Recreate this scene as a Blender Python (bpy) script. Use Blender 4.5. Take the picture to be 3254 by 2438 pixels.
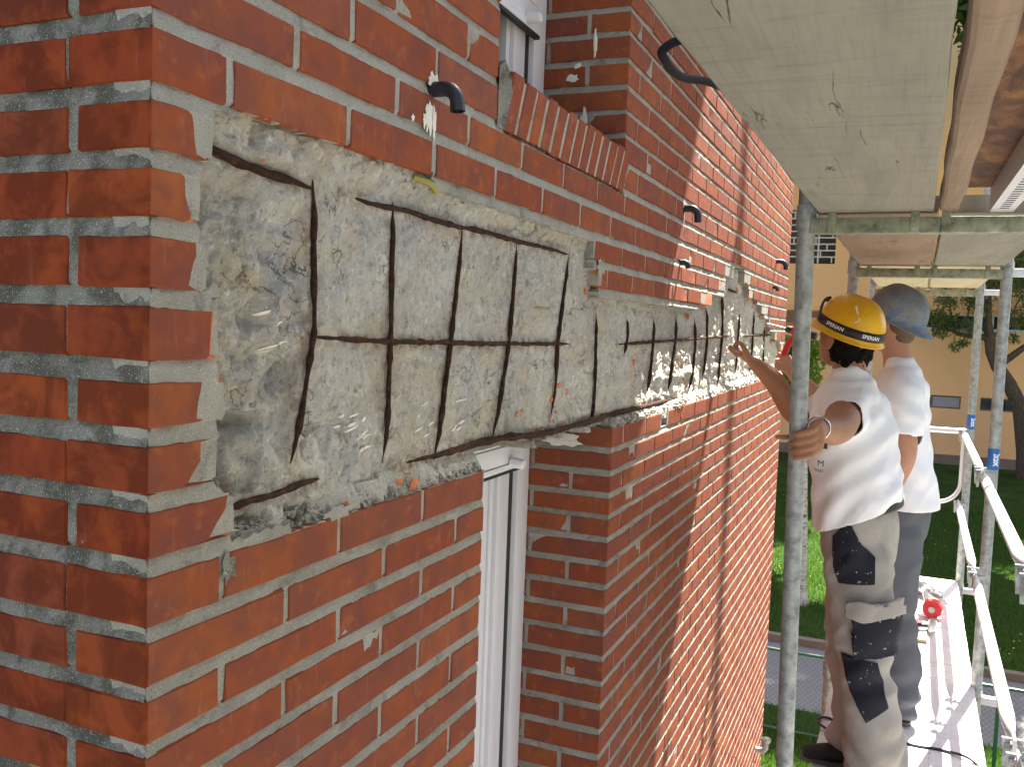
import bpy, bmesh, math, random
import numpy as np
from mathutils import Vector, Matrix, noise as mn

for o in list(bpy.data.objects):
    bpy.data.objects.remove(o, do_unlink=True)
S = bpy.context.scene
C = S.collection
rnd = random.Random(7)

# ------------------------------------------------------------------ camera
cam_d = bpy.data.cameras.new('camera')
cam = bpy.data.objects.new('camera', cam_d); C.objects.link(cam)
YAW, PITCH, ROLL = math.radians(23.0589), math.radians(-3.9009), math.radians(2.1106)
fw = Vector((math.cos(YAW)*math.cos(PITCH), math.sin(YAW)*math.cos(PITCH), math.sin(PITCH)))
rt = Vector((math.sin(YAW), -math.cos(YAW), 0)); up = rt.cross(fw)
cr, sr = math.cos(ROLL), math.sin(ROLL)
r2 = rt*cr + up*sr; u2 = up*cr - rt*sr
cam.matrix_world = Matrix(((r2.x, u2.x, -fw.x, -0.73293), (r2.y, u2.y, -fw.y, -0.73413), (r2.z, u2.z, -fw.z, 0.01214), (0, 0, 0, 1)))
cam_d.sensor_width = 36.0; cam_d.lens = 2866.28*36/3254
cam_d.clip_start = 0.02; cam_d.clip_end = 600
S.camera = cam

# ------------------------------------------------------------------ light
SUN_EL, SUN_AZ = math.radians(58.5), math.radians(-14.0)      # azimuth from +X towards +Y
to_sun = Vector((math.cos(SUN_EL)*math.cos(SUN_AZ), math.cos(SUN_EL)*math.sin(SUN_AZ), math.sin(SUN_EL)))
W = bpy.data.worlds.new('World'); S.world = W; W.use_nodes = True
wn = W.node_tree.nodes; wl = W.node_tree.links
sky = wn.new('ShaderNodeTexSky'); sky.sky_type = 'NISHITA'; sky.sun_disc = False
sky.sun_elevation = SUN_EL; sky.sun_rotation = math.atan2(to_sun.x, to_sun.y)
sky.air_density = 1.0; sky.dust_density = 3.0; sky.ozone_density = 1.0
wl.new(sky.outputs[0], wn['Background'].inputs[0]); wn['Background'].inputs[1].default_value = 0.05
sd = bpy.data.lights.new('sun', 'SUN'); sd.energy = 5.0; sd.angle = math.radians(0.53); sd.color = (1.0, 0.95, 0.87)
sun = bpy.data.objects.new('sun', sd); C.objects.link(sun)
sun.rotation_euler = to_sun.to_track_quat('Z', 'Y').to_euler(); sun.location = (3, -3, 9)
S.view_settings.view_transform = 'Standard'; S.view_settings.look = 'None'
S.view_settings.gamma = 1.0; S.view_settings.exposure = 2.75
S.render.engine = 'CYCLES'

# ------------------------------------------------------------------ materials
MT = {}
def mat(name, base=(.5, .5, .5), rough=.7, metal=0.0, spec=None):
    m = bpy.data.materials.new(name); m.use_nodes = True
    b = m.node_tree.nodes['Principled BSDF']
    b.inputs['Base Color'].default_value = (*base, 1); b.inputs['Roughness'].default_value = rough
    b.inputs['Metallic'].default_value = metal
    if spec is not None: b.inputs['Specular IOR Level'].default_value = spec
    MT[name] = m
    return m, m.node_tree, b
class NG:
    """small helper round a node tree"""
    def __init__(s, nt): s.nt = nt
    def n(s, t, **k):
        x = s.nt.nodes.new(t)
        for a, v in k.items(): setattr(x, a, v)
        return x
    def lk(s, a, b): s.nt.links.new(a, b)
    def coord(s, kind='world', scale=(1, 1, 1), rot=(0, 0, 0)):
        if kind == 'world': src = s.n('ShaderNodeNewGeometry').outputs['Position']
        else: src = s.n('ShaderNodeTexCoord').outputs['Object']
        mp = s.n('ShaderNodeMapping'); mp.inputs['Scale'].default_value = scale; mp.inputs['Rotation'].default_value = rot
        s.lk(src, mp.inputs[0]); return mp.outputs[0]
    def noise(s, vec, scale, detail=4, rough=.55, dist=0):
        x = s.n('ShaderNodeTexNoise'); x.inputs['Scale'].default_value = scale; x.inputs['Detail'].default_value = detail
        x.inputs['Roughness'].default_value = rough; x.inputs['Distortion'].default_value = dist
        s.lk(vec, x.inputs['Vector']); return x.outputs['Fac']
    def ramp(s, fac, stops, interp='LINEAR'):
        x = s.n('ShaderNodeValToRGB'); x.color_ramp.interpolation = interp
        e = x.color_ramp.elements
        while len(e) < len(stops): e.new(0.5)
        for i, (p, c) in enumerate(stops):
            e[i].position = p
            if not isinstance(c, (tuple, list)): c = (c, c, c)
            e[i].color = (*c, 1)
        s.lk(fac, x.inputs[0]); return x.outputs[0]
    def mix(s, fac, a, b, blend='MIX'):
        x = s.n('ShaderNodeMix', data_type='RGBA', blend_type=blend)
        for v, i in ((fac, 0), (a, 6), (b, 7)):
            if hasattr(v, 'is_output') or hasattr(v, 'links'): s.lk(v, x.inputs[i])
            elif i == 0: x.inputs[0].default_value = v
            else: x.inputs[i].default_value = (*v, 1)
        return x.outputs[2]
    def math(s, op, a, b=0.0, clamp=False):
        x = s.n('ShaderNodeMath', operation=op); x.use_clamp = clamp
        for v, i in ((a, 0), (b, 1)):
            if hasattr(v, 'links'): s.lk(v, x.inputs[i])
            else: x.inputs[i].default_value = v
        return x.outputs[0]
    def bump(s, b, h, strength=.4, dist=.01, prev=None):
        x = s.n('ShaderNodeBump'); x.inputs['Strength'].default_value = strength; x.inputs['Distance'].default_value = dist
        s.lk(h, x.inputs['Height'])
        if prev is not None: s.lk(prev, x.inputs['Normal'])
        s.lk(x.outputs[0], b.inputs['Normal']); return x.outputs[0]
    def rand(s):
        oi = s.n('ShaderNodeObjectInfo').outputs['Random']; ri = s.n('ShaderNodeNewGeometry').outputs['Random Per Island']
        return s.math('FRACT', s.math('ADD', oi, ri))
    def attr(s, name):
        a = s.n('ShaderNodeAttribute'); a.attribute_name = name; return a.outputs['Fac']

def simple(name, base, rough=.6, metal=0, var=.25, scale=20, bump=.15, bscale=None, spec=None):
    m, nt, b = mat(name, base, rough, metal, spec); g = NG(nt); c = g.coord('world')
    f = g.noise(c, scale, 5)
    col = g.mix(f, tuple(x*(1-var) for x in base), tuple(min(1, x*(1+var)) for x in base))
    g.lk(col, b.inputs['Base Color'])
    if bump: g.bump(b, g.noise(c, bscale or scale*4, 4), bump, .004)
    return m

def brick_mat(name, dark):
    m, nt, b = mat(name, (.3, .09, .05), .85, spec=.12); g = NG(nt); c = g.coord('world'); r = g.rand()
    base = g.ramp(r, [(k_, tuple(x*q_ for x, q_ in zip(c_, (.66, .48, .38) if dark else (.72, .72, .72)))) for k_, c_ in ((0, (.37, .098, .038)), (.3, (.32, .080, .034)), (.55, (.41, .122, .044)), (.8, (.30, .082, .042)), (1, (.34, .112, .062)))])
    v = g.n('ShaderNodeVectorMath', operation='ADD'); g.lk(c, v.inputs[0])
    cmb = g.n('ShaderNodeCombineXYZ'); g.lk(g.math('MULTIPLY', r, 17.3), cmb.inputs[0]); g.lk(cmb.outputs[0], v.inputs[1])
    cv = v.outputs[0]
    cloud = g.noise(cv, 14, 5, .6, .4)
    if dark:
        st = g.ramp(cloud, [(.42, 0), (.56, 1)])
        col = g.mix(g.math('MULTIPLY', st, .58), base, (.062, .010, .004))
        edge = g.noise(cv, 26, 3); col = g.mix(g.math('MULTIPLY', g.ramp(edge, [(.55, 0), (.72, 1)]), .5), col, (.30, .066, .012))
    else:
        col = g.mix(g.math('MULTIPLY', g.ramp(cloud, [(.42, 0), (.60, 1)]), .62), base, (.155, .055, .046))
        spot = g.noise(cv, 30, 4); col = g.mix(g.math('MULTIPLY', g.ramp(spot, [(.56, 0), (.70, 1)]), .6), col, (.36, .115, .040))
    sv = g.n('ShaderNodeMapping'); sv.inputs['Scale'].default_value = (60, 60, 9); g.lk(cv, sv.inputs[0])
    streak = g.noise(sv.outputs[0], 1.0, 4, .7)
    col = g.mix(g.math('MULTIPLY', g.ramp(streak, [(.60, 0), (.78, 1)]), .10 if dark else .24), col, (.50, .32, .27))
    grit = g.noise(c, 330, 3, .7)
    col = g.mix(g.math('MULTIPLY', g.ramp(grit, [(.66, 0), (.74, 1)]), .10 if dark else .28), col, (.48, .30, .24))
    g.lk(col, b.inputs['Base Color'])
    n1 = g.bump(b, g.noise(c, 420, 4, .7), .22, .0015); g.bump(b, g.noise(cv, 45, 4), .30, .003, n1)
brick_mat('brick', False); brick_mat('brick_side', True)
simple('brick_raw', (.50, .155, .055), .9, var=.35, scale=60, bump=.6, bscale=120)

def mortar_mat(name, dirty):
    m, nt, b = mat(name, (.33, .32, .27), .92, spec=.08); g = NG(nt); c = g.coord('world')
    f = g.noise(c, 9, 6, .6)
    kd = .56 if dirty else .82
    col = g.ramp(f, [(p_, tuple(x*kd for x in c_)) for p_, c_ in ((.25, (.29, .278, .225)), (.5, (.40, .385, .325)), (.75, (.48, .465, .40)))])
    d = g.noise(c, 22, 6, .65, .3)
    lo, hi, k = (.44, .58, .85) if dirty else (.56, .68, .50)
    col = g.mix(g.math('MULTIPLY', g.ramp(d, [(lo, 0), (hi, 1)]), k), col, (.085, .082, .062))
    gr = g.noise(c, 520, 2, .6)
    col = g.mix(g.math('MULTIPLY', g.ramp(gr, [(.60, 0), (.68, 1)]), .55), col, (.72, .70, .64))
    g2 = g.noise(c, 410, 2, .6); col = g.mix(g.math('MULTIPLY', g.ramp(g2, [(.64, 0), (.70, 1)]), .7), col, (.08, .075, .06))
    g.lk(col, b.inputs['Base Color'])
    n1 = g.bump(b, g.noise(c, 480, 4, .75), .55, .003); g.bump(b, g.noise(c, 60, 5), .4, .004, n1)
mortar_mat('mortar', False); mortar_mat('mortar_dirty', True)

def concrete_mat():
    m, nt, b = mat('concrete', (.45, .43, .36), .95, spec=.15); g = NG(nt); c = g.coord('world')
    f = g.noise(c, 4.2, 7, .66, .5)
    col = g.ramp(f, [(.28, (.42, .395, .325)), (.44, (.55, .522, .44)), (.56, (.61, .587, .51)), (.75, (.65, .632, .565))])
    y = g.noise(c, 11, 6, .62, .8); col = g.mix(g.math('MULTIPLY', g.ramp(y, [(.50, 0), (.66, 1)]), .5), col, (.58, .48, .30))
    bl = g.noise(c, 7.5, 6, .62, 1.0); col = g.mix(g.math('MULTIPLY', g.ramp(bl, [(.54, 0), (.68, 1)]), .5), col, (.43, .44, .455))
    pk = g.noise(c, 16, 5, .6, .5); col = g.mix(g.math('MULTIPLY', g.ramp(pk, [(.60, 0), (.72, 1)]), .35), col, (.46, .36, .29))
    mp = g.coord('world', (1, 1, .5)); pit = g.noise(mp, 120, 6, .8, .3)
    col = g.mix(g.math('MULTIPLY', g.ramp(pit, [(.54, 0), (.66, 1)]), .75), col, (.17, .15, .115))  # shade of the pits put into the colour; bump alone reads flat
    mid = g.noise(c, 48, 6, .75, .6); col = g.mix(g.math('MULTIPLY', g.ramp(mid, [(.58, 0), (.72, 1)]), .4), col, (.26, .24, .19))
    wht = g.noise(c, 66, 5, .75, .8); col = g.mix(g.math('MULTIPLY', g.ramp(wht, [(.55, 0), (.68, 1)]), .75), col, (.80, .79, .75))
    # fine cracks
    vo = g.n('ShaderNodeTexVoronoi', feature='DISTANCE_TO_EDGE'); vo.inputs['Scale'].default_value = 7.5
    nz = g.n('ShaderNodeTexNoise'); nz.inputs['Scale'].default_value = 16; nz.inputs['Detail'].default_value = 5; g.lk(c, nz.inputs['Vector'])
    va = g.n('ShaderNodeVectorMath', operation='MULTIPLY_ADD'); g.lk(nz.outputs['Color'], va.inputs[0]); va.inputs[1].default_value = (.2, .2, .2); g.lk(c, va.inputs[2])
    g.lk(va.outputs[0], vo.inputs['Vector'])
    gate = g.ramp(g.noise(c, 6, 2), [(.50, 0), (.60, 1)])
    ck = g.math('MULTIPLY', g.ramp(vo.outputs['Distance'], [(0, 1), (.018, 0)]), gate)
    col = g.mix(g.math('MULTIPLY', ck, .8), col, (.09, .08, .06))
    ru = g.attr('rust'); rn = g.noise(c, 40, 5, .7)
    col = g.mix(g.math('MULTIPLY', ru, g.ramp(rn, [(.44, 0), (.64, .8)])), col, (.20, .10, .045))
    g.lk(col, b.inputs['Base Color'])
    n0 = g.bump(b, mid, .9, -.010); n1 = g.bump(b, pit, .9, -.007, n0); n2 = g.bump(b, g.noise(c, 420, 4, .7), .5, .003, n1); g.bump(b, ck, .5, -.004, n2)
concrete_mat()

def rust_mat():
    m, nt, b = mat('rebar_rust', (.07, .035, .025), .9, spec=.2); g = NG(nt); c = g.coord('world')
    f = g.noise(c, 90, 6, .7)
    col = g.ramp(f, [(.3, (.014, .008, .006)), (.50, (.040, .020, .013)), (.64, (.095, .038, .018)), (.82, (.20, .12, .085))])
    g.lk(col, b.inputs['Base Color']); g.bump(b, g.noise(c, 260, 5, .8), .9, .004)
rust_mat()
simple('pvc_white', (.80, .81, .83), .35, var=.03, scale=6, bump=.02)
simple('pvc_shade', (.62, .64, .66), .4, var=.05, scale=6, bump=.02)
simple('gasket', (.018, .016, .016), .6, var=.3)
m, nt, b = mat('glass', (.02, .03, .035), .06, spec=.6)
m, nt, b = mat('room_dark', (.05, .05, .05), .9)
simple('black_plastic', (.016, .018, .022), .42, var=.4, scale=60, bump=.2)
simple('yellow_plastic', (.30, .27, .05), .5, var=.2)
simple('plaster', (.72, .69, .60), .9, var=.1, scale=60, bump=.4)

def steel_mat(name, base, dark):
    m, nt, b = mat(name, base, .48, .55, spec=.4); g = NG(nt); c = g.coord('world')
    f = g.noise(c, 28, 6, .65); col = g.ramp(f, [(.3, dark), (.5, base), (.75, tuple(min(1, x*1.35) for x in base))])
    sp = g.noise(c, 160, 4, .7); col = g.mix(g.math('MULTIPLY', g.ramp(sp, [(.60, 0), (.72, 1)]), .5), col, (.62, .62, .58))
    g.lk(col, b.inputs['Base Color']); g.lk(g.ramp(f, [(.3, .75), (.7, .45)]), b.inputs['Roughness'])
    g.bump(b, g.noise(c, 300, 4, .7), .35, .002)
steel_mat('galvanised', (.36, .38, .37), (.20, .21, .20)); steel_mat('galv_green', (.27, .29, .22), (.14, .15, .11))
simple('galv_white', (.66, .66, .67), .45, .25, var=.08, scale=30, bump=.15)

def wood_mat(name, a, bcol, dk, along=1.0, crack=True):
    m, nt, b = mat(name, a, .88, spec=.2); g = NG(nt); c = g.coord('world', (.35, 3.0, 3.0))
    f = g.noise(c, 5, 6, .6, .6); col = g.ramp(f, [(.3, bcol), (.6, a)])
    c2 = g.coord('world', (9, .9, .9)); f2 = g.noise(c2, 5, 5, .65, .8)
    col = g.mix(g.math('MULTIPLY', g.ramp(f2, [(.5, 0), (.75, 1)]), .38), col, dk)
    c3 = g.coord('world', (.9, 26, 26)); f3 = g.noise(c3, 6, 5, .6, .3)
    col = g.mix(g.math('MULTIPLY', g.ramp(f3, [(.5, 0), (.8, 1)]), .28), col, dk)
    last = g.bump(b, f3, .25, .003)
    if crack:
        mp = g.coord('world', (.22, 2.6, 2.6))
        nz = g.n('ShaderNodeTexNoise'); nz.inputs['Scale'].default_value = 9; nz.inputs['Detail'].default_value = 4; g.lk(c, nz.inputs['Vector'])
        va = g.n('ShaderNodeVectorMath', operation='MULTIPLY_ADD'); g.lk(nz.outputs['Color'], va.inputs[0]); va.inputs[1].default_value = (.05, .22, .22); g.lk(mp, va.inputs[2])
        vo = g.n('ShaderNodeTexVoronoi', feature='DISTANCE_TO_EDGE'); vo.inputs['Scale'].default_value = 4.5; g.lk(va.outputs[0], vo.inputs['Vector'])
        gate = g.ramp(g.noise(g.coord('world', (.8, 7, 7)), 3.0, 3), [(.58, 0), (.64, 1)])
        ck = g.math('MULTIPLY', g.ramp(vo.outputs['Distance'], [(0, 1), (.014, 0)]), gate)
        col = g.mix(g.math('MULTIPLY', ck, .85), col, (.035, .028, .02)); g.bump(b, ck, .6, -.004, last)
    g.lk(col, b.inputs['Base Color'])
wood_mat('wood_grey', (.28, .275, .222), (.225, .22, .176), (.11, .104, .08))
wood_mat('wood_pink', (.30, .225, .16), (.24, .18, .13), (.12, .085, .06))
wood_mat('wood_deck', (.74, .70, .69), (.62, .58, .58), (.28, .24, .24))
wood_mat('wood_yellow', (.55, .50, .33), (.46, .42, .28), (.24, .20, .12))
m, nt, b = mat('rusty_sheet', (.16, .07, .03), .75, .2); g = NG(nt); c = g.coord('world', (1, 2, 2)); f = g.noise(c, 8, 6, .65, 1.2)
g.lk(g.ramp(f, [(.25, (.035, .02, .016)), (.45, (.10, .045, .025)), (.62, (.26, .12, .04)), (.8, (.40, .25, .13))]), b.inputs['Base Color']); g.bump(b, f, .4, .01)
simple('blue_label', (.015, .13, .42), .5, var=.15, bump=.05); simple('white_paint', (.8, .8, .8), .6, var=.03, bump=0)

# ------------------------------------------------------------------ mesh helpers
WL = {}
def wl_(o): return WL.get(o, Vector((0, 0, 0)))
def tag(o, label=None, cat=None, group=None, kind=None):
    if label: o['label'] = label
    if cat: o['category'] = cat
    if group: o['group'] = group
    if kind: o['kind'] = kind
    return o
def thing(name, loc, label, cat, group=None):
    o = bpy.data.objects.new(name, None); C.objects.link(o); o.empty_display_size = .1
    o.location = loc; WL[o] = Vector(loc); return tag(o, label, cat, group)
def mobj(name, V, F, material, parent=None, smooth=False, origin=None, attrs=None, recalc=False):
    V = np.asarray(V, float).reshape(-1, 3)
    og = Vector(origin) if origin is not None else Vector((V.min(0)+V.max(0))/2)
    me = bpy.data.meshes.new(name)
    me.from_pydata((V-np.array(og)).tolist(), [], [list(map(int, f)) for f in F])
    mats = material if isinstance(material, list) else [material]
    for m_ in mats: me.materials.append(MT[m_])
    if recalc:
        bm = bmesh.new(); bm.from_mesh(me); bmesh.ops.recalc_face_normals(bm, faces=bm.faces); bm.to_mesh(me); bm.free()
    if smooth: me.polygons.foreach_set('use_smooth', [True]*len(me.polygons))
    if attrs:
        for k, a in attrs.items():
            at = me.attributes.new(k, 'FLOAT', 'POINT'); at.data.foreach_set('value', np.asarray(a, np.float32))
    me.update()
    o = bpy.data.objects.new(name, me); C.objects.link(o)
    WL[o] = og; o.location = og
    if parent is not None: o.parent = parent; o.location = og - wl_(parent)
    return o
class MB:
    def __init__(s): s.V = []; s.F = []; s.n = 0
    def add(s, V, F):
        V = np.asarray(V, float).reshape(-1, 3); s.V.append(V); s.F += [[i+s.n for i in f] for f in F]; s.n += len(V); return s
    def box(s, a, b, bev=0.0):
        (x0, y0, z0), (x1, y1, z1) = a, b
        if bev <= 0:
            V = [(x, y, z) for z in (z0, z1) for y in (y0, y1) for x in (x0, x1)]
            return s.add(V, [(0, 2, 3, 1), (4, 5, 7, 6), (0, 1, 5, 4), (2, 6, 7, 3), (0, 4, 6, 2), (1, 3, 7, 5)])
        bm = bmesh.new(); bmesh.ops.create_cube(bm, size=1)
        bmesh.ops.scale(bm, vec=(x1-x0, y1-y0, z1-z0), verts=bm.verts); bmesh.ops.translate(bm, vec=((x0+x1)/2, (y0+y1)/2, (z0+z1)/2), verts=bm.verts)
        bmesh.ops.bevel(bm, geom=list(bm.edges), offset=bev, segments=2, affect='EDGES', profile=.6)
        bm.verts.index_update(); V = [v.co[:] for v in bm.verts]; F = [[v.index for v in f.verts] for f in bm.faces]; bm.free()
        return s.add(V, F)
    def tube(s, pts, r, seg=12, cap=True, ref=None):
        P = [Vector(p) for p in pts]; n = len(P)
        R_ = [r]*n if not hasattr(r, '__len__') else list(r)
        t0 = (P[1]-P[0]).normalized(); a = Vector(ref) if ref else (Vector((0, 0, 1)) if abs(t0.z) < .9 else Vector((1, 0, 0)))
        a = (a - t0*a.dot(t0)).normalized(); V = []
        for i in range(n):
            t = ((P[min(i+1, n-1)]-P[max(i-1, 0)])).normalized(); a = (a - t*a.dot(t)).normalized(); b = t.cross(a)
            ra, rb = R_[i] if hasattr(R_[i], '__len__') else (R_[i], R_[i])
            for k in range(seg):
                th = 2*math.pi*k/seg; V.append((P[i]+a*(ra*math.cos(th))+b*(rb*math.sin(th)))[:])
        F = [(i*seg+k, i*seg+(k+1) % seg, (i+1)*seg+(k+1) % seg, (i+1)*seg+k) for i in range(n-1) for k in range(seg)]
        if cap: F += [tuple(range(seg-1, -1, -1)), tuple((n-1)*seg+k for k in range(seg))]
        return s.add(V, F)
    def obj(s, name, material, parent=None, smooth=False, **k):
        return mobj(name, np.concatenate(s.V), s.F, material, parent, smooth, **k)
def auto_smooth(o, ang=40):
    me = o.data; bm = bmesh.new(); bm.from_mesh(me)
    for f in bm.faces: f.smooth = True
    for e in bm.edges:
        if len(e.link_faces) == 2 and e.calc_face_angle(0) > math.radians(ang): e.smooth = False
    bm.to_mesh(me); bm.free(); return o
def _h(ix, iy, iz, seed):
    x = (ix*374761393 + iy*668265263 + iz*2147483647 + seed*1274126177) & 0xffffffff
    x = ((x ^ (x >> 13))*1274126177) & 0xffffffff
    return ((x ^ (x >> 16)) & 0xffff)/65535.0
def vn(x, y, z=0.0, seed=1):
    x, y, z = np.broadcast_arrays(np.asarray(x, float), np.asarray(y, float), np.asarray(z, float))
    ix, iy, iz = np.floor(x).astype(np.int64), np.floor(y).astype(np.int64), np.floor(z).astype(np.int64)
    fx, fy, fz = x-ix, y-iy, z-iz
    fx, fy, fz = [f*f*(3-2*f) for f in (fx, fy, fz)]
    r = 0
    for dx in (0, 1):
        for dy in (0, 1):
            for dz in (0, 1):
                r = r + _h(ix+dx, iy+dy, iz+dz, seed)*(fx if dx else 1-fx)*(fy if dy else 1-fy)*(fz if dz else 1-fz)
    return r*2-1
def fbm(x, y, z=0.0, seed=1, oct=4, lac=2.1, gain=.5):
    r = 0; a = 1; k = 1
    for i in range(oct): r = r + a*vn(np.asarray(x)*k, np.asarray(y)*k, np.asarray(z)*k, seed+i); a *= gain; k *= lac
    return r
def inpoly(px, py, poly):
    px, py = np.asarray(px), np.asarray(py); c = np.zeros(px.shape, bool); n = len(poly); j = n-1
    for i in range(n):
        xi, yi = poly[i]; xj, yj = poly[j]
        c ^= ((yi > py) != (yj > py)) & (px < (xj-xi)*(py-yi)/(yj-yi+1e-12)+xi); j = i
    return c
# ------------------------------------------------------------------ the brick building
GZ = -5.08
XE = 5.86; XJ0, XJ1 = .871, 1.738; ZL = -.262; ZS = .385
bld = thing('brick_building', (0, 0, GZ), 'red brick building with a band of exposed concrete and rusty rebar', 'building')
T = [.3757+.005, .3075, .2319, .162, .0902, .0138, -.0675, -.1375, -.2085, -.281, -.354, -.4197, -.4838, -.546, -.614, -.684, -.753, -.823, -.891, -.967, -1.04, -1.11, -1.186, -1.262]
idx = [i-1 for i in range(len(T))]
for k, z in enumerate([.461, .538, .604, .671, .744, .818, .885]): T.append(z); idx.append(-2-k)
z = .885
for k in range(30): z += .0715; T.append(z); idx.append(-9-k)
z = -1.262
for k in range(53): z -= .0725; T.append(z); idx.append(23+k)
oz = sorted(range(len(T)), key=lambda i: -T[i]); T = [T[i] for i in oz]; IDX = [idx[i] for i in oz]
JT = [((T[i]-T[i+1])*(.285 if -.28 < T[i] < .40 else .235) if i < len(T)-1 else .018)+.0016*rnd.uniform(-1, 1) for i in range(len(T))]
rows_ = [(T[i], T[i+1]+JT[i], IDX[i]) for i in range(len(T)-1)]       # top, bottom, parity index

PATCH = [(.092, .246), (.16, .25), (.209, .249), (.30, .254), (.37, .252), (.5, .255), (.62, .256), (.63, .236), (.74, .238), (.855, .237), (1.0, .231), (1.152, .231), (1.35, .224), (1.483, .227), (1.51, .19), (1.505, .147), (1.545, .14), (1.577, .114), (1.56, .09), (1.551, .07),
         (1.8, .072), (2.068, .068), (2.4, .072), (2.83, .066), (2.85, .123), (3.1, .128), (3.15, .155), (3.38, .16), (3.43, .196), (3.43, .25), (3.60, .252), (3.64, .318), (3.93, .325), (3.97, .255), (4.10, .245), (4.14, .195), (4.42, .19), (4.48, .14), (4.72, .135), (4.8, .075), (4.98, .07), (5.05, .015), (5.28, .01), (5.34, -.05), (5.6, -.06), (5.66, -.12), (5.9, -.125),
         (5.9, -.284), (4.4, -.283), (3.0, -.281), (2.46, -.281), (2.44, -.30), (2.36, -.335), (2.30, -.30), (2.28, -.281), (1.70, -.283), (1.70, -.40), (.905, -.40), (.90, -.283), (.6, -.282), (.40, -.281), (.20, -.272), (.135, -.268), (.147, -.259), (.13, -.216), (.109, -.195), (.106, -.17), (.108, -.14), (.116, -.11), (.114, -.074), (.107, -.05), (.109, -.03), (.111, 0.0), (.104, .019), (.09, .04), (.088, .05), (.082, .08), (.08, .097), (.068, .116), (.074, .15), (.071, .171), (.089, .192), (.096, .21)]
def masked(x, z):
    """inside an opening or the broken-out band"""
    x, z = np.asarray(x, float), np.asarray(z, float)
    m = inpoly(x, z, PATCH)
    m |= (x > XJ0) & (x < XJ1) & (z < -.25) & (z > -1.80)
    m |= (x > XJ0) & (x < XJ1) & (z > .44) & (z < 1.95)
    m |= (x > XJ0+.028) & (x < XJ1+.008) & (z > ZS) & (z < .5)
    return m

def brick_poly(poly, v0, v1, fine, seed, jag0=False, jag1=False):
    """brick face swept along a plan polyline; returns V, F, face material index"""
    r = random.Random(seed); bev = .0022; deep = .016
    P = [Vector((p[0], p[1])) for p in poly]
    pts = []                                          # (pos, normal, inset)
    nrm = lambda a, b: Vector(((b-a).y, -(b-a).x)).normalized()
    for s in range(len(P)-1):
        a, b = P[s], P[s+1]; n = nrm(a, b); L = (b-a).length; d = (b-a)/L
        if s == 0:
            pts += [(a, n, deep), (a, n, bev)]
            pts.append((a+d*bev, n, 0))
        else: pts.append((a+d*bev, n, 0))
        k = (2 if L > .16 else 1) if fine else 0
        for q in range(k): pts.append((a+d*(L*(q+1)/(k+1)), n, 0))
        pts.append((b-d*bev, n, 0))
        if s == len(P)-2: pts += [(b, n, bev), (b, n, deep)]
        else:
            n2 = nrm(b, P[s+2]); nn = (n+n2); pts.append((b, nn.normalized(), bev*.6))
    if not fine: pts = [p for p in pts if p[2] != bev or True]
    vs = [(v0, deep), (v0, bev), (v0+bev, 0), (v1-bev, 0), (v1, bev), (v1, deep)]
    if not fine: pts = [p for p in pts if not (p[2] == bev)]; vs = [(v0, deep), (v0+bev, 0), (v1-bev, 0), (v1, deep)]
    w0 = r.uniform(.0000, .0011); tilt = r.uniform(-.002, .002)
    n, m = len(pts), len(vs); V = []
    chips = {(r.choice((1, 2, n-3, n-2)), r.choice((1, 2, m-3, m-2))) for _ in range(r.choice((0, 0, 1, 1, 2)))} if fine else set()
    jj = .0013 if fine else .0008
    for j, (v, ins2) in enumerate(vs):
        for i, (p, nv, ins) in enumerate(pts):
            inn = max(ins, ins2); q = p - nv*(inn-w0)
            dv = r.uniform(-jj, jj) + tilt*(i/(n-1)-.5)
            if i < 3 or i > n-4: q = q + (P[1]-P[0]).normalized()*r.uniform(-jj, jj)*.8
            if jag1 and i >= n-3: q = q + (P[-1]-P[-2]).normalized()*r.uniform(-.014, .008) + nv*(-r.uniform(0, .006))
            if jag0 and i <= 2: q = q + (P[1]-P[0]).normalized()*r.uniform(-.008, .014) + nv*(-r.uniform(0, .006))
            if (i, j) in chips: q = q - nv*r.uniform(.002, .005) + (P[1]-P[0]).normalized()*(r.uniform(.002, .006) if i < n/2 else -r.uniform(.002, .006)); dv += (r.uniform(.001, .005) if j < m/2 else -r.uniform(.001, .005))
            V.append((q.x, q.y, v+dv))
    F = []; MI = []
    for j in range(m-1):
        for i in range(n-1):
            F.append((j*n+i, j*n+i+1, (j+1)*n+i+1, (j+1)*n+i)); MI.append(1 if (jag1 and i >= n-3) or (jag0 and i <= 1) else 0)
    return V, F, MI

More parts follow.
